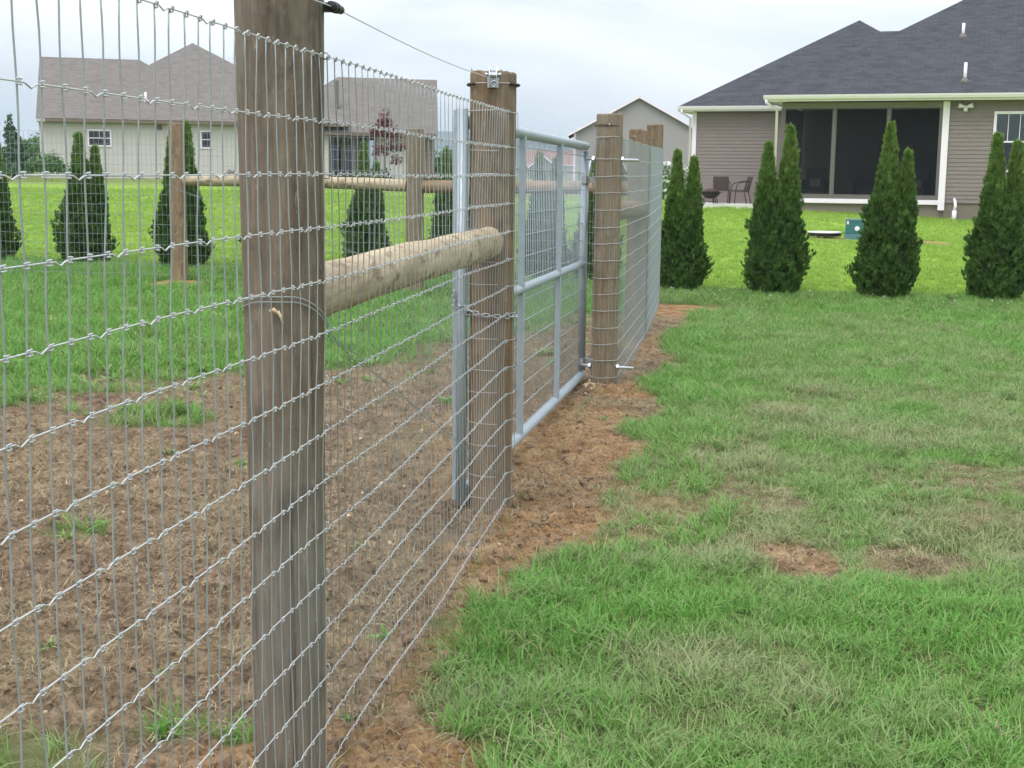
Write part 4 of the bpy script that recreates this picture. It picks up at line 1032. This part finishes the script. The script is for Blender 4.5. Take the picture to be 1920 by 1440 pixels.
# porch and patio furniture
def arm_chair(label, loc, rz, cush):
    t = thing('porch_chair', label, 'chair', loc, rz, 'armchairs behind the porch screen')
    mb = MB(); mb.box(-.32, .32, -.35, .35, .28, .42); mb.obj('seat', 'cushion', t)
    mb = MB(); mb.prism([(.25, .42), (.36, .42), (.48, .95), (.40, .98)], 'x', -.32, .32); mb.obj('backrest', 'cushion', t)
    for s_ in (-1, 1):
        mb = MB(); mb.box(s_ * .36 - .035, s_ * .36 + .035, -.35, .38, .0, .62); mb.obj('arm', 'wicker', t)
    mb = MB(); mb.box(-.16, .16, .05, .22, .43, .66); mb.obj('pillow', cush, t)
arm_chair('dim armchair with a pale pillow behind the left porch screen', rh(.85, 1.2, .60), R(-20), 'pillow')
arm_chair('dim armchair behind the middle porch screen', rh(2.35, 1.6, .60), R(-15), 'cushion')
arm_chair('dim armchair with a pale pillow behind the right porch screen', rh(3.75, 1.3, .60), R(-30), 'pillow')
def patio_chair(label, loc, rz):
    t = thing('patio_chair', label, 'chair', loc, rz, 'brown patio chairs')
    mb = MB(); mb.box(-.24, .24, -.24, .22, .40, .43); mb.obj('seat', 'wicker', t)
    mb = MB(); mb.prism([(.20, .42), (.235, .42), (.335, .86), (.30, .87)], 'x', -.23, .23); mb.obj('backrest', 'wicker', t)
    for sx in (-1, 1):
        mb = MB(); mb.tube([(sx * .25, -.26, 0), (sx * .255, -.23, .40), (sx * .26, -.20, .60), (sx * .26, -.10, .665), (sx * .255, .22, .74)], .014, 7); mb.obj('front_leg_and_arm', 'black_metal', t, True)
        mb = MB(); mb.tube([(sx * .24, .30, 0), (sx * .24, .20, .42), (sx * .235, .33, .87)], .014, 7); mb.obj('leg', 'black_metal', t, True)
        mb = MB(); mb.tube([(sx * .24, -.24, .40), (sx * .24, .21, .40)], .012, 6); mb.obj('seat_rail', 'black_metal', t, True)
patio_chair('brown patio chair behind the fire pit', rh(-2.45, 3.55, .437), R(-20 + 15))
patio_chair('brown patio chair right of the fire pit, turned sideways', rh(-1.82, 3.5, .437), R(-20 - 62))
t = thing('fire_pit', 'black bowl fire pit on thin legs on the patio', 'fire pit', rh(-2.62, 2.65, .437))
mb = MB(); mb.lathe([(.05, .16), (.16, .19), (.27, .27), (.33, .36), (.315, .365), (.25, .29), (.14, .22), (.02, .20)], 24); mb.obj('bowl', 'black_metal', t, True)
mb = MB(); mb.lathe([(.33, .365), (.40, .37), (.40, .378), (.31, .376)], 24, cap=False); mb.obj('rim', 'black_metal', t, True)
for i in range(4):
    a = R(45 + 90 * i); mb = MB(); mb.tube([(.24 * math.cos(a), .24 * math.sin(a), .25), (.29 * math.cos(a), .29 * math.sin(a), 0)], .014, 6); mb.obj('leg', 'black_metal', t, True)
mb = MB(); mb.tube([(.27 * math.cos(a), .27 * math.sin(a), .08) for a in np.linspace(0, 6.283, 24, endpoint=False)], .009, 5, closed=True); mb.obj('leg_ring', 'black_metal', t, True)
mb = MB(); mb.lathe([(.30, .372), (.24, .43), (.12, .475), (.03, .49)], 20); mb.obj('spark_screen', 'wicker', t, True)

# utilities on the lime lawn
t = thing('utility_box', 'teal plastic utility box half behind the tallest arborvitae', 'utility box', (6.28, 24.75, tz(6.28, 24.75) - .02), R(-12)); t.scale = (.88, .88, .90)
mb = MB(); mb.prism([(-.19, .0), (.19, .0), (.185, .14), (-.185, .14)], 'y', -.15, .15); mb.obj('base', 'teal_light', t)
mb = MB(); mb.prism([(-.18, .142), (.18, .142), (.172, .40), (-.172, .40)], 'y', -.155, .145); mb.obj('cover', 'teal', t)
mb = MB(); mb.prism([(-.185, .402), (.185, .402), (.165, .435), (-.165, .435)], 'y', -.165, .155); mb.obj('lid', 'teal_light', t)
mb = MB(); mb.box(-.155, -.12, -.162, -.157, .33, .395); mb.obj('reflective_sticker', 'white', t)
mb = MB(); mb.lathe([(.05, 0), (.05, .008)], 14); o = mb.obj('meter_tag', 'white', t); o.rotation_euler = (R(90), 0, 0); o.location = (.055, -.157, .245)
t = thing('manhole_lid', 'flat pale concrete lid in the lime lawn, its rim blackened as shade under the lid', 'manhole lid', (5.82, 25.1, tz(5.82, 25.1) + .03))
mb = MB(); mb.lathe([(.30, 0), (.31, .06)], 28); mb.obj('rim', 'black', t)  # rim coloured black to stand for the shaded gap under the lid
mb = MB(); mb.lathe([(.315, .062), (.315, .078), (.30, .083)], 28); mb.obj('lid', 'concrete', t)

# ------------------------------------------------------------------ cream house on the left
LH = thing('cream_house', 'cream sided house with taupe shingle roof beyond the pen, on the left', 'house', (-22.8, 65.0, 0), R(16))
mb = MB(); wall_with_holes(mb, 0, 13.6, 0, .9, 3.55, [(2.28, 3.24, 2.50, 3.18), (7.60, 8.02, 2.48, 3.22)]); tag(mb.obj('siding', 'siding_cream', LH), kind='stuff')
mb = MB(); mb.box(.03, 2.2, .02, .25, .3, 3.6); mb.box(3.3, 7.5, .02, .25, .3, 3.6); mb.box(8.1, 13.6, .02, .25, .3, 3.6); mb.box(2.2, 3.3, .02, .25, .3, 2.4); mb.box(7.5, 8.1, .02, .25, .3, 2.4); mb.box(2.2, 3.3, .02, .25, 3.3, 3.6); mb.box(7.5, 8.1, .02, .25, 3.3, 3.6); mb.box(.03, .25, .25, 11, .3, 3.6); mb.obj('wall', 'siding_cream', LH)
mb = MB(); mb.box(-.02, 13.6, -.03, .03, .3, .9); mb.obj('foundation', 'concrete', LH)
# gable wall at the left end
mb = MB(); mb.add([(0.0, 0, 3.55), (0.0, 9.6, 3.55), (0.0, 4.8, 3.55 + .625 * 5.0)], [(0, 1, 2)]); mb.obj('gable_wall', 'siding_cream', LH)
window(LH, 2.28, 3.24, 2.50, 3.18, -.02, 2, 0)
window(LH, 7.60, 8.02, 2.48, 3.22, -.02, 1, 0)
mb = MB(); mb.box(5.38, 5.72, -.05, -.02, 3.28, 3.52); mb.obj('wall_vent', 'bronze', LH)
# right wing: recessed porch, cream wall, stone corner
mb = MB(); mb.box(13.6, 13.9, .05, .3, .5, 3.25); mb.obj('porch_pier', 'siding_cream', LH)
mb = MB(); lap_siding(mb, 16.4, 18.9, .3, .8, 3.2); mb.box(16.4, 18.9, .32, .5, .4, 3.2); tag(mb.obj('wing_wall', 'siding_cream', LH), kind='stuff'); mb = MB(); mb.box(18.88, 18.895, .25, .33, .4, 3.2); mb.obj('corner_trim', 'siding_cream', LH)
mb = MB(); mb.quad((13.9, 2.6, .5), (16.4, 2.6, .5), (16.4, 2.6, 3.2), (13.9, 2.6, 3.2)); mb.quad((13.6, 2.6, .5), (13.6, .2, .5), (13.6, .2, 3.2), (13.6, 2.6, 3.2)); mb.obj('porch_wall', 'siding_grey', LH)
for x0, x1 in ((14.05, 14.95), (15.1, 16.1)):
    mb = MB(); mb.box(x0, x1, 2.53, 2.58, .7, 2.75); d_ = mb.obj('patio_door', 'glass', LH)
    mb = MB(); mb.box(x0, x0 + .06, 2.50, 2.53, .7, 2.75); mb.box(x1 - .06, x1, 2.50, 2.53, .7, 2.75); mb.box(x0 + .06, x1 - .06, 2.50, 2.53, 2.69, 2.75); mb.obj('door_frame', 'white', d_)
    mb = MB(); mb.quad((x0, 2.59, .7), (x1, 2.59, .7), (x1, 2.59, 2.75), (x0, 2.59, 2.75)); mb.obj('room_behind', 'interior', d_)
for x in (14.0, 15.2, 16.3):
    mb = MB(); mb.box(x - .07, x + .07, .05, .19, .5, 3.2); mb.obj('porch_column', 'bronze', LH)
mb = MB(); mb.box(13.9, 16.4, .0, 2.6, .5, .75); mb.obj('porch_floor', 'concrete', LH)
mb = MB(); mb.box(18.9, 19.45, .22, .8, .3, 3.2); mb.box(19.2, 19.44, .8, 9, .3, 3.2); mb.obj('stone_corner', 'stone', LH)
hip_roof('roof', 'shingle_tan', LH, -.1, 10, -.42, 10.0, 3.72, .625, 'gable', 'hip', trim='siding_cream')
hip_roof('roof', 'shingle_tan', LH, .30, 14.9, -.45, 16, 3.735, .60, 'hip', 'hip', ridge_along='b', trim='stone')
hip_roof('roof', 'shingle_tan', LH, 10.2, 19.5, -.35, 9.4, 3.32, .63, 'hip', 'gable', trim='stone', prow=1.05)
m2 = MB(); m2.tube([(5.0, 1.2, 4.6), (5.0, 1.2, 5.15)], .06, 10); v_ = m2.obj('vent_pipe', 'white', LH, True)
m2 = MB(); m2.lathe([(.17, -.05), (.16, .04), (.07, .1)], 10, (5.0, 1.2, 4.7)); m2.obj('flashing', 'white', v_, True)
m2 = MB(); m2.box(14.55, 14.68, 1.6, 1.8, 4.4, 6.0); m2.obj('roof_dark_bar', 'bronze', LH)  # thin dark upright bar for the dark line on the roof

# grey gabled house in the middle distance
GH = thing('grey_house', 'grey sided house with white-edged gable behind the hinge post', 'house', (3.95, 90, 0), R(-3))
W_, AP, EVg = 8.5, 6.45, 4.15
mb = MB(); zc = .4
while zc < AP - .1:
    zt = zc + .114; f0 = max(0, (zc - EVg) / (AP - EVg)); f1 = max(0, (min(zt, AP - .05) - EVg) / (AP - EVg))
    mb.quad((W_ / 2 * f0, -.016, zc), (W_ - W_ / 2 * f0, -.016, zc), (W_ - W_ / 2 * f1, 0, zt), (W_ / 2 * f1, 0, zt)); zc += .114
tag(mb.obj('siding', 'siding_grey', GH), kind='stuff')
mb = MB(); mb.add([(0, .02, 0), (W_, .02, 0), (W_, .02, EVg), (W_ / 2, .02, AP), (0, .02, EVg), (0, 12, 0), (W_, 12, 0), (W_, 12, EVg), (W_ / 2, 12, AP), (0, 12, EVg)], [(0, 1, 2, 3, 4), (9, 8, 7, 6, 5), (0, 4, 9, 5), (1, 6, 7, 2)]); mb.obj('wall', 'siding_grey', GH)
sl = (AP - EVg) / (W_ / 2)
mb = MB(); ov = .45
mb.quad((-ov, -.3, EVg - ov * sl + .08), (W_ / 2, -.3, AP + .08), (W_ / 2, 12.3, AP + .08), (-ov, 12.3, EVg - ov * sl + .08))
mb.quad((W_ / 2, -.3, AP + .08), (W_ + ov, -.3, EVg - ov * sl + .08), (W_ + ov, 12.3, EVg - ov * sl + .08), (W_ / 2, 12.3, AP + .08)); mb.obj('roof', 'shingle_dark', GH, uv=True)
for s_ in (0, 1):
    mb = MB(); x0, x1 = (-ov, W_ / 2) if s_ == 0 else (W_ + ov, W_ / 2)
    za, zb = EVg - ov * sl, AP
    mb.prism([(x0, za + .075), (x1, zb + .075), (x1, zb - .10), (x0, za - .10)], 'y', -.33, -.30); mb.obj('rake_board', 'white', GH)
mb = MB(); mb.box(-.02, .14, -.03, .02, .4, EVg - .12); mb.obj('corner_board', 'white', GH)
hip_roof('roof', 'shingle_dark', GH, 8.6, 17, 2.0, 12, 4.3, .42, 'gable', 'hip', trim='white')
mb = MB(); mb.box(8.55, 16.8, 2.5, 11.5, .2, 4.25); mb.obj('wing_wall', 'siding_grey', GH)

# small red-roofed house far off
FH = thing('red_roofed_house', 'far small house with faded red roof seen through the gate', 'house', (1.6, 200, .5), R(4))
mb = MB(); mb.box(0, 9, 0, 7, 0, 2.15); mb.obj('wall', 'siding_grey', FH)
hip_roof('roof', 'shingle_red', FH, -.4, 9.4, -.4, 7.4, 2.3, .55, 'gable', 'gable')
mb = MB(); mb.add([(.6, -1.6, 0), (4.4, -1.6, 0), (4.4, -1.6, 2.15), (2.5, -1.6, 3.55), (.6, -1.6, 2.15)], [(0, 1, 2, 3, 4)]); mb.quad((.6, -1.6, 0), (.6, 0, 0), (.6, 0, 2.15), (.6, -1.6, 2.15)); mb.obj('front_gable', 'bronze', FH)
mb = MB(); mb.quad((.2, -1.9, 1.95), (2.5, -1.9, 3.7), (2.5, 3.2, 3.7), (.2, 3.2, 1.95)); mb.quad((2.5, -1.9, 3.7), (4.8, -1.9, 1.95), (4.8, 3.2, 1.95), (2.5, 3.2, 3.7)); mb.obj('gable_roof', 'shingle_red', FH, uv=True)
for s_ in (-1, 1):
    mb = MB(); mb.prism([(2.5 + s_ * 2.3, 1.93), (2.5, 3.68), (2.5, 3.42), (2.5 + s_ * 2.3, 1.67)], 'y', -1.95, -1.91); mb.obj('rake_board', 'white', FH)

# pickup parked by the grey house, nose towards the camera
t = thing('pickup_truck', 'slate pickup truck parked behind the hinge post', 'truck', (5.02, 70, tz(5.02, 70)), R(4)); t.scale = (1.16, 1.05, 1.0)
mb = MB(); mb.prism([(0, .45), (0, .95), (.15, 1.05), (1.25, 1.12), (5.2, 1.1), (5.2, .45)], 'x', -.95, .95); mb.obj('body', 'truck', t)
mb = MB(); V = [(-.88, 1.25, 1.12), (.88, 1.25, 1.12), (.86, 3.4, 1.10), (-.86, 3.4, 1.10), (-.68, 1.95, 1.78), (.68, 1.95, 1.78), (.66, 3.2, 1.78), (-.66, 3.2, 1.78)]
mb.add(V, [(4, 5, 6, 7), (1, 2, 6, 5), (3, 0, 4, 7), (2, 3, 7, 6), (0, 1, 5, 4)]); mb.obj('cab', 'truck', t)
mb = MB(); mb.quad((-.80, 1.27, 1.16), (.80, 1.27, 1.16), (.66, 1.87, 1.72), (-.66, 1.87, 1.72)); mb.obj('windscreen', 'glass', t)
for s_ in (-1, 1):
    mb = MB(); mb.tube([(s_ * .87, 1.22, 1.13), (s_ * .68, 1.9, 1.78)], .035, 6); mb.obj('windscreen_pillar', 'steel', t)
    mb = MB(); mb.box(s_ * .75 - .17, s_ * .75 + .17, -.03, .04, .78, .95); mb.obj('headlight', 'steel', t)
    for yy in (.95, 4.2):
        mb = MB(); mb.lathe([(.37, -.12), (.40, -.09), (.40, .09), (.37, .12)], 20); o = mb.obj('wheel', 'tyre', t); o.rotation_euler = (0, R(90), 0); o.location = (s_ * .86, yy, .40)
    mb = MB(); mb.box(s_ * 1.08 - .11, s_ * 1.08 + .11, 1.5, 1.62, 1.15, 1.36); mb.obj('door_mirror', 'truck', t)
mb = MB()
for i in range(4): mb.box(-.52, .52, -.035, -.005, .62 + i * .09, .655 + i * .09)
mb.obj('grille', 'steel', t)
mb = MB(); mb.box(-.95, .95, -.12, -.001, .42, .58); mb.obj('bumper', 'steel', t)
mb = MB(); mb.box(-.9, .9, -.02, .2, 1.055, 1.085); mb.obj('bonnet_edge', 'steel', t)

# ------------------------------------------------------------------ grass, straw, clods (uncountable ground cover)
def tuft_mesh(name, mat, nb, h, rad_, width, lean, seed, flat=False):
    rs = np.random.default_rng(seed); V = []; F_ = []; al = []; br = []
    for b in range(nb):
        a = rs.random() * 6.283; rr = rad_ * math.sqrt(rs.random()); x0, y0 = rr * math.cos(a), rr * math.sin(a)
        d = rs.random() * 6.283; dx, dy = math.cos(d), math.sin(d); L = h * rs.uniform(.5, 1.2); w = width * rs.uniform(.7, 1.3); ln = lean * rs.uniform(.3, 1.4)
        q = rs.random(); nx, ny = -dy, dx; base = len(V)
        for i, t in enumerate((0, .4, .75, 1.0)):
            if flat: px, py, pz = x0 + dx * L * t, y0 + dy * L * t + .012 * math.sin(3 * t + a), .004 + .012 * math.sin(math.pi * t) * rs.uniform(.2, 1.6)
            else:
                bend = ln * t * t; px, py, pz = x0 + dx * L * bend, y0 + dy * L * bend, L * t * (1 - .35 * bend)
            ww = w * (1 - t) ** .6 if t < 1 else 0
            if i < 3: V += [(px - nx * ww / 2, py - ny * ww / 2, pz), (px + nx * ww / 2, py + ny * ww / 2, pz)]; al += [t, t]; br += [q, q]
            else: V.append((px, py, pz)); al.append(1.); br.append(q)
        F_ += [(base, base + 1, base + 3, base + 2), (base + 2, base + 3, base + 5, base + 4), (base + 4, base + 5, base + 6)]
    me = bpy.data.meshes.new(name); me.from_pydata(V, [], F_); me.materials.append(M[mat]); fattr(me, 'along', al); fattr(me, 'brand', br); me.update(); return me
def clod_mesh(name, mat, seed):
    import bmesh
    bm = bmesh.new(); bmesh.ops.create_icosphere(bm, subdivisions=1, radius=1.0); rs = np.random.default_rng(seed)
    for v in bm.verts: v.co = Vector((v.co.x, v.co.y * rs.uniform(.7, 1), v.co.z * .7)) * rs.uniform(.72, 1.2)
    me = bpy.data.meshes.new(name); bm.to_mesh(me); bm.free(); me.materials.append(M[mat]); return me
def scatter(name, label, cat, protos, P, scl, tint, tilt=.2):
    """points with per-point size, turn and tint; each shows one of the small meshes in protos"""
    N = len(P); me = bpy.data.meshes.new(name); me.vertices.add(N); me.vertices.foreach_set('co', np.asarray(P, np.float32).ravel())
    fattr(me, 'scl', scl); fattr(me, 'tint', tint)
    rot = np.stack([RNG.normal(0, tilt, N), RNG.normal(0, tilt, N), RNG.random(N) * 6.283], 1).astype(np.float32)
    a = me.attributes.new('rot', 'FLOAT_VECTOR', 'POINT'); a.data.foreach_set('vector', rot.ravel())
    fattr(me, 'pick', RNG.integers(0, len(protos), N).astype(np.float32)); me.update()
    o = link(name, me)
    ng = bpy.data.node_groups.new(name + '_nodes', 'GeometryNodeTree')
    ng.interface.new_socket('Geometry', in_out='INPUT', socket_type='NodeSocketGeometry'); ng.interface.new_socket('Geometry', in_out='OUTPUT', socket_type='NodeSocketGeometry')
    gi = ng.nodes.new('NodeGroupInput'); go = ng.nodes.new('NodeGroupOutput'); jn = ng.nodes.new('GeometryNodeJoinGeometry')
    def named(nm, ty):
        q = ng.nodes.new('GeometryNodeInputNamedAttribute'); q.data_type = ty; q.inputs['Name'].default_value = nm; return q.outputs['Attribute']
    for i, pm in enumerate(protos):
        po = bpy.data.objects.new(name + '_piece', pm)           # only referenced by the scatter, never linked
        oi = ng.nodes.new('GeometryNodeObjectInfo'); oi.inputs['Object'].default_value = po
        ip = ng.nodes.new('GeometryNodeInstanceOnPoints'); cmp_ = ng.nodes.new('FunctionNodeCompare'); cmp_.data_type = 'FLOAT'; cmp_.operation = 'EQUAL'
        ng.links.new(named('pick', 'FLOAT'), cmp_.inputs[0]); cmp_.inputs[1].default_value = float(i); cmp_.inputs['Epsilon'].default_value = .1
        ng.links.new(gi.outputs[0], ip.inputs['Points']); ng.links.new(cmp_.outputs[0], ip.inputs['Selection']); ng.links.new(oi.outputs['Geometry'], ip.inputs['Instance'])
        er = ng.nodes.new('FunctionNodeEulerToRotation'); ng.links.new(named('rot', 'FLOAT_VECTOR'), er.inputs[0]); ng.links.new(er.outputs[0], ip.inputs['Rotation'])
        ng.links.new(named('scl', 'FLOAT'), ip.inputs['Scale']); ng.links.new(ip.outputs[0], jn.inputs[0])
    ng.links.new(jn.outputs[0], go.inputs[0])
    md = o.modifiers.new('scatter', 'NODES'); md.node_group = ng
    tag(o, label, cat, kind='stuff'); return o
def wedge(y0, y1, dens, side=.46, pad=.35, xlim=None):
    """random points over the view's wedge of ground plus a margin"""
    A = side * (y1 ** 2 - y0 ** 2) + 2 * pad * (y1 - y0); n = int(A * dens)
    y = np.sqrt(RNG.random(int(n)) * (y1 ** 2 - y0 ** 2) + y0 ** 2); x = (RNG.random(int(n)) * 2 - 1) * (side * y + pad)
    return x, y
def lay(x, y, dz=0.): return np.stack([x, y, ground_z(x, y) + dz], 1)
in_pen = lambda x, y: x < mesh_x(y) - .01

short = [tuft_mesh('blades', 'grass', 26, .046, .038, .0029, 1.05, 300 + i) for i in range(5)]
tall = [tuft_mesh('blades', 'grass', 16, .095, .030, .0048, .8, 310 + i) for i in range(4)]
# mown lawn outside the pen
X, Y = [], []
for y0, y1, dn in ((1.9, 4.5, 1150), (4.5, 7.5, 700), (7.5, 11, 420), (11, 15.6, 260)):
    a, b = wedge(y0, y1, dn); X.append(a); Y.append(b)
x = np.concatenate(X); y = np.concatenate(Y)
dm = dirt_mask(x, y); patchy = fbm(x * 1.5, y * 1.5, 91, 4); fine = fbm(x * 6, y * 6, 95, 3)
keep = (~in_pen(x, y)) & (RNG.random(len(x)) > dm * 1.15 - .12) & (y < np.interp(x, TX, TY) + .15) & (RNG.random(len(x)) < .76 + 1.0 * (fine - .30) - .14 * np.exp(-((x - 1.0) / 1.0) ** 2 - ((y - 5.3) / 1.3) ** 2))
x, y, dm, patchy, fine = x[keep], y[keep], dm[keep], patchy[keep], fine[keep]
dry = sstep(.46, .66, patchy) * sstep(9.5, 6, y) * .34 + sstep(.5, .7, fine) * .16
huge = fbm(x * .8 + 5, y * .8, 121, 3)
tint = np.clip(np.maximum(.80 + .07 * sstep(4.6, 3.4, y) - .27 * np.exp(-((x - 1.0) / 1.0) ** 2 - ((y - 5.3) / 1.3) ** 2) - dry * .8 + .16 * (huge - .5) * 2, .42) - dm * .5 + RNG.normal(0, .09, len(x)) + .22 * sstep(.46, .32, patchy) - .02 * sstep(6, 10, y), 0, 1)
sc = RNG.uniform(.75, 1.25, len(x)) * (1 + .028 * (y - 3)) * (1.08 - .75 * dm) * (.72 + .65 * fine)
scatter('lawn_grass', 'mown mid-green lawn grass with dry patches, right of the fence', 'grass', short, lay(x, y, -.006), sc, tint, .22)
# unmown fringe beside the wire and a few ranker clumps
x, y = wedge(2.2, 12.5, 420)
d = (x - mesh_x(y)) * .9867 - np.interp(y, EY, EW)
clump = fbm(x * 3, y * 3, 97, 3)
keep = (d > -.05) & (d < .42 + .3 * (clump - .5)) & (RNG.random(len(x)) < sstep(.40, .6, clump + .12 * (y < 4.2))) & (dirt_mask(x, y) < .6)
extra_t = []
x, y = x[keep], y[keep]
scatter('fringe_grass', 'taller rank green grass along the bare soil beside the fence', 'grass', tall, lay(x, y, -.008), RNG.uniform(.7, 1.25, len(x)), np.clip(.86 + RNG.normal(0, .1, len(x)), 0, 1), .3)
# rough grass inside the pen
x1, y1 = wedge(2.3, 8, 240); x2, y2 = wedge(7, 16.2, 330)
x = np.concatenate([x1, x2]); y = np.concatenate([y1, y2]); dm = dirt_mask(x, y); cl = fbm(x * 2.6, y * 2.6, 99, 3)
keep = in_pen(x, y) & (RNG.random(len(x)) > dm * 1.08 - .05) & (y < np.interp(x, TX, TY) + .1)
x, y, dm, cl = x[keep], y[keep], dm[keep], cl[keep]
scatter('pen_grass', 'rough bright green grass inside the pen', 'grass', tall, lay(x, y, -.008), RNG.uniform(.7, 1.3, len(x)) * (.75 + .5 * cl) * (1.05 - .55 * dm), np.clip(1.05 - .62 * dm - .25 * sstep(.55, .7, cl) + RNG.normal(0, .08, len(x)), 0, 1), .3)
# lime lawn behind the arborvitae
lt = [tuft_mesh('blades', 'lime_grass', 16, .06, .05, .006, .9, 330 + i) for i in range(3)]
X, Y = [], []
for y0, y1, dn in ((13.5, 18, 150), (18, 28, 70), (28, 44, 26)):
    a, b = wedge(y0, y1, dn, .43, .3); X.append(a); Y.append(b)
x = np.concatenate(X); y = np.concatenate(Y); keep = (y > np.interp(x, TX, TY) + .05) & (dirt_mask(x, y) < .25)
x, y = x[keep], y[keep]
scatter('lime_lawn_grass', 'bright lime green lawn grass behind the arborvitae row', 'grass', lt, lay(x, y, -.01), RNG.uniform(.7, 1.2, len(x)) * (1 + .03 * (y - 14)), np.clip(.3 + fbm(x * .6, y * .9, 103, 3) * .5 + RNG.normal(0, .08, len(x)), 0, 1), .25)
# dead straw over the bare soil
st = [tuft_mesh('stalks', 'straw', 11, .055, .06, .0017, .5, 340 + i, True) for i in range(6)]
x1, y1 = wedge(2.2, 6, 420); x2, y2 = wedge(6, 12, 200); x = np.concatenate([x1, x2]); y = np.concatenate([y1, y2]); dm = dirt_mask(x, y); cl = fbm(x * 2.2, y * 2.2, 105, 4)
keep = (RNG.random(len(x)) < .09 * (~in_pen(x, y)) * sstep(9, 6, y) * sstep(.45, .6, cl) + sstep(.25, .8, dm) * np.where(in_pen(x, y), .30 + .70 * sstep(.40, .62, cl), .35 + .65 * sstep(.38, .60, cl))) ; x, y = x[keep], y[keep]
scatter('straw_litter', 'dead straw and grass clippings strewn over the bare soil', 'straw', st, lay(x, y, .002) + np.stack([x * 0, x * 0, .018 * ((dirt_mask(x, y) < .4) & ~in_pen(x, y))], 1), RNG.uniform(.35, 1.3, len(x)), np.clip(RNG.normal(.42, .25, len(x)), 0, 1), .22)
# broad-leaved weeds in the pen and a few in the lawn
wd = [tuft_mesh('leaves', 'grass', 10, .055, .02, .017, 1.3, 390 + i) for i in range(3)]
x, y = wedge(2.6, 13.5, 16); kp = np.where(in_pen(x, y), (dirt_mask(x, y) < .7) | (RNG.random(len(x)) < .12), RNG.random(len(x)) < .08) & (y < np.interp(x, TX, TY)); x, y = x[kp], y[kp]
scatter('broadleaf_weeds', 'scattered broad-leaved weeds among the grass and soil', 'weeds', wd, lay(x, y, -.004), RNG.uniform(.45, 1.05, len(x)) * np.where(in_pen(x, y) & (y > 7), 1.5, .75), np.clip(RNG.normal(.72, .12, len(x)), 0, 1), .25)
# clods
cm = [clod_mesh('clod', 'clod', 350 + i) for i in range(5)]
x1, y1 = wedge(2.0, 6, 900); x2, y2 = wedge(6, 12, 260); x = np.concatenate([x1, x2]); y = np.concatenate([y1, y2]); dm = dirt_mask(x, y); om = orange_mask(x, y)
keep = RNG.random(len(x)) < sstep(.6, 1, dm) * (.30 + .7 * om); x, y, om = x[keep], y[keep], om[keep]
s_ = np.clip(RNG.lognormal(-5.0, .6, len(x)), .003, .017) * (1 + .35 * om)
scatter('soil_clods', 'loose crumbs and clods of brown soil', 'soil', cm, lay(x, y, .001), s_, RNG.random(len(x)), .6)
# pale chips by the hinge post, scattered chips
ch = [clod_mesh('chip', 'chip', 360 + i) for i in range(3)]
n = 60; x = HINGE[0] - .13 + RNG.normal(0, .09, n); y = HINGE[1] - .03 + RNG.normal(0, .12, n); x2, y2 = wedge(2.3, 8, 3.0); kp = dirt_mask(x2, y2) > .7; x = np.append(x, x2[kp]); y = np.append(y, y2[kp])
scatter('wood_chips', 'pale wood chips and bleached scraps on the soil', 'wood chips', ch, lay(x, y, .004), RNG.uniform(.006, .016, len(x)), RNG.random(len(x)), .7)
# clover heads along the edge of the lime lawn
fl = [clod_mesh('clover_head', 'leaf_white', 370)]
x, y = wedge(12.4, 16, 9); kp = (np.abs(y - np.interp(x, TX, TY) + .35) < .55) & (x > mesh_x(y)); x, y = x[kp], y[kp]
scatter('clover_flowers', 'tiny white clover heads along the edge of the lime lawn', 'flowers', fl, lay(x, y, .05), RNG.uniform(.006, .013, len(x)), RNG.random(len(x)), .3)

# ------------------------------------------------------------------ the damp air of the day, thickest to the eye over the far ridge
hz = MB(); hz.box(-2900, 2900, -2900, 2900, -6.0, 95.0)
k = NT('hazy_air')
pv = k.n('ShaderNodeVolumePrincipled'); pv.inputs['Density'].default_value = .00045; pv.inputs['Color'].default_value = (.72, .87, 1.0, 1); pv.inputs['Anisotropy'].default_value = .2
k.l(pv.outputs[0], k.out.inputs['Volume'])
M['haze'] = k.m
tag(hz.obj('haze', 'haze'), 'faint bluish haze over the far ridge', 'haze', kind='stuff')
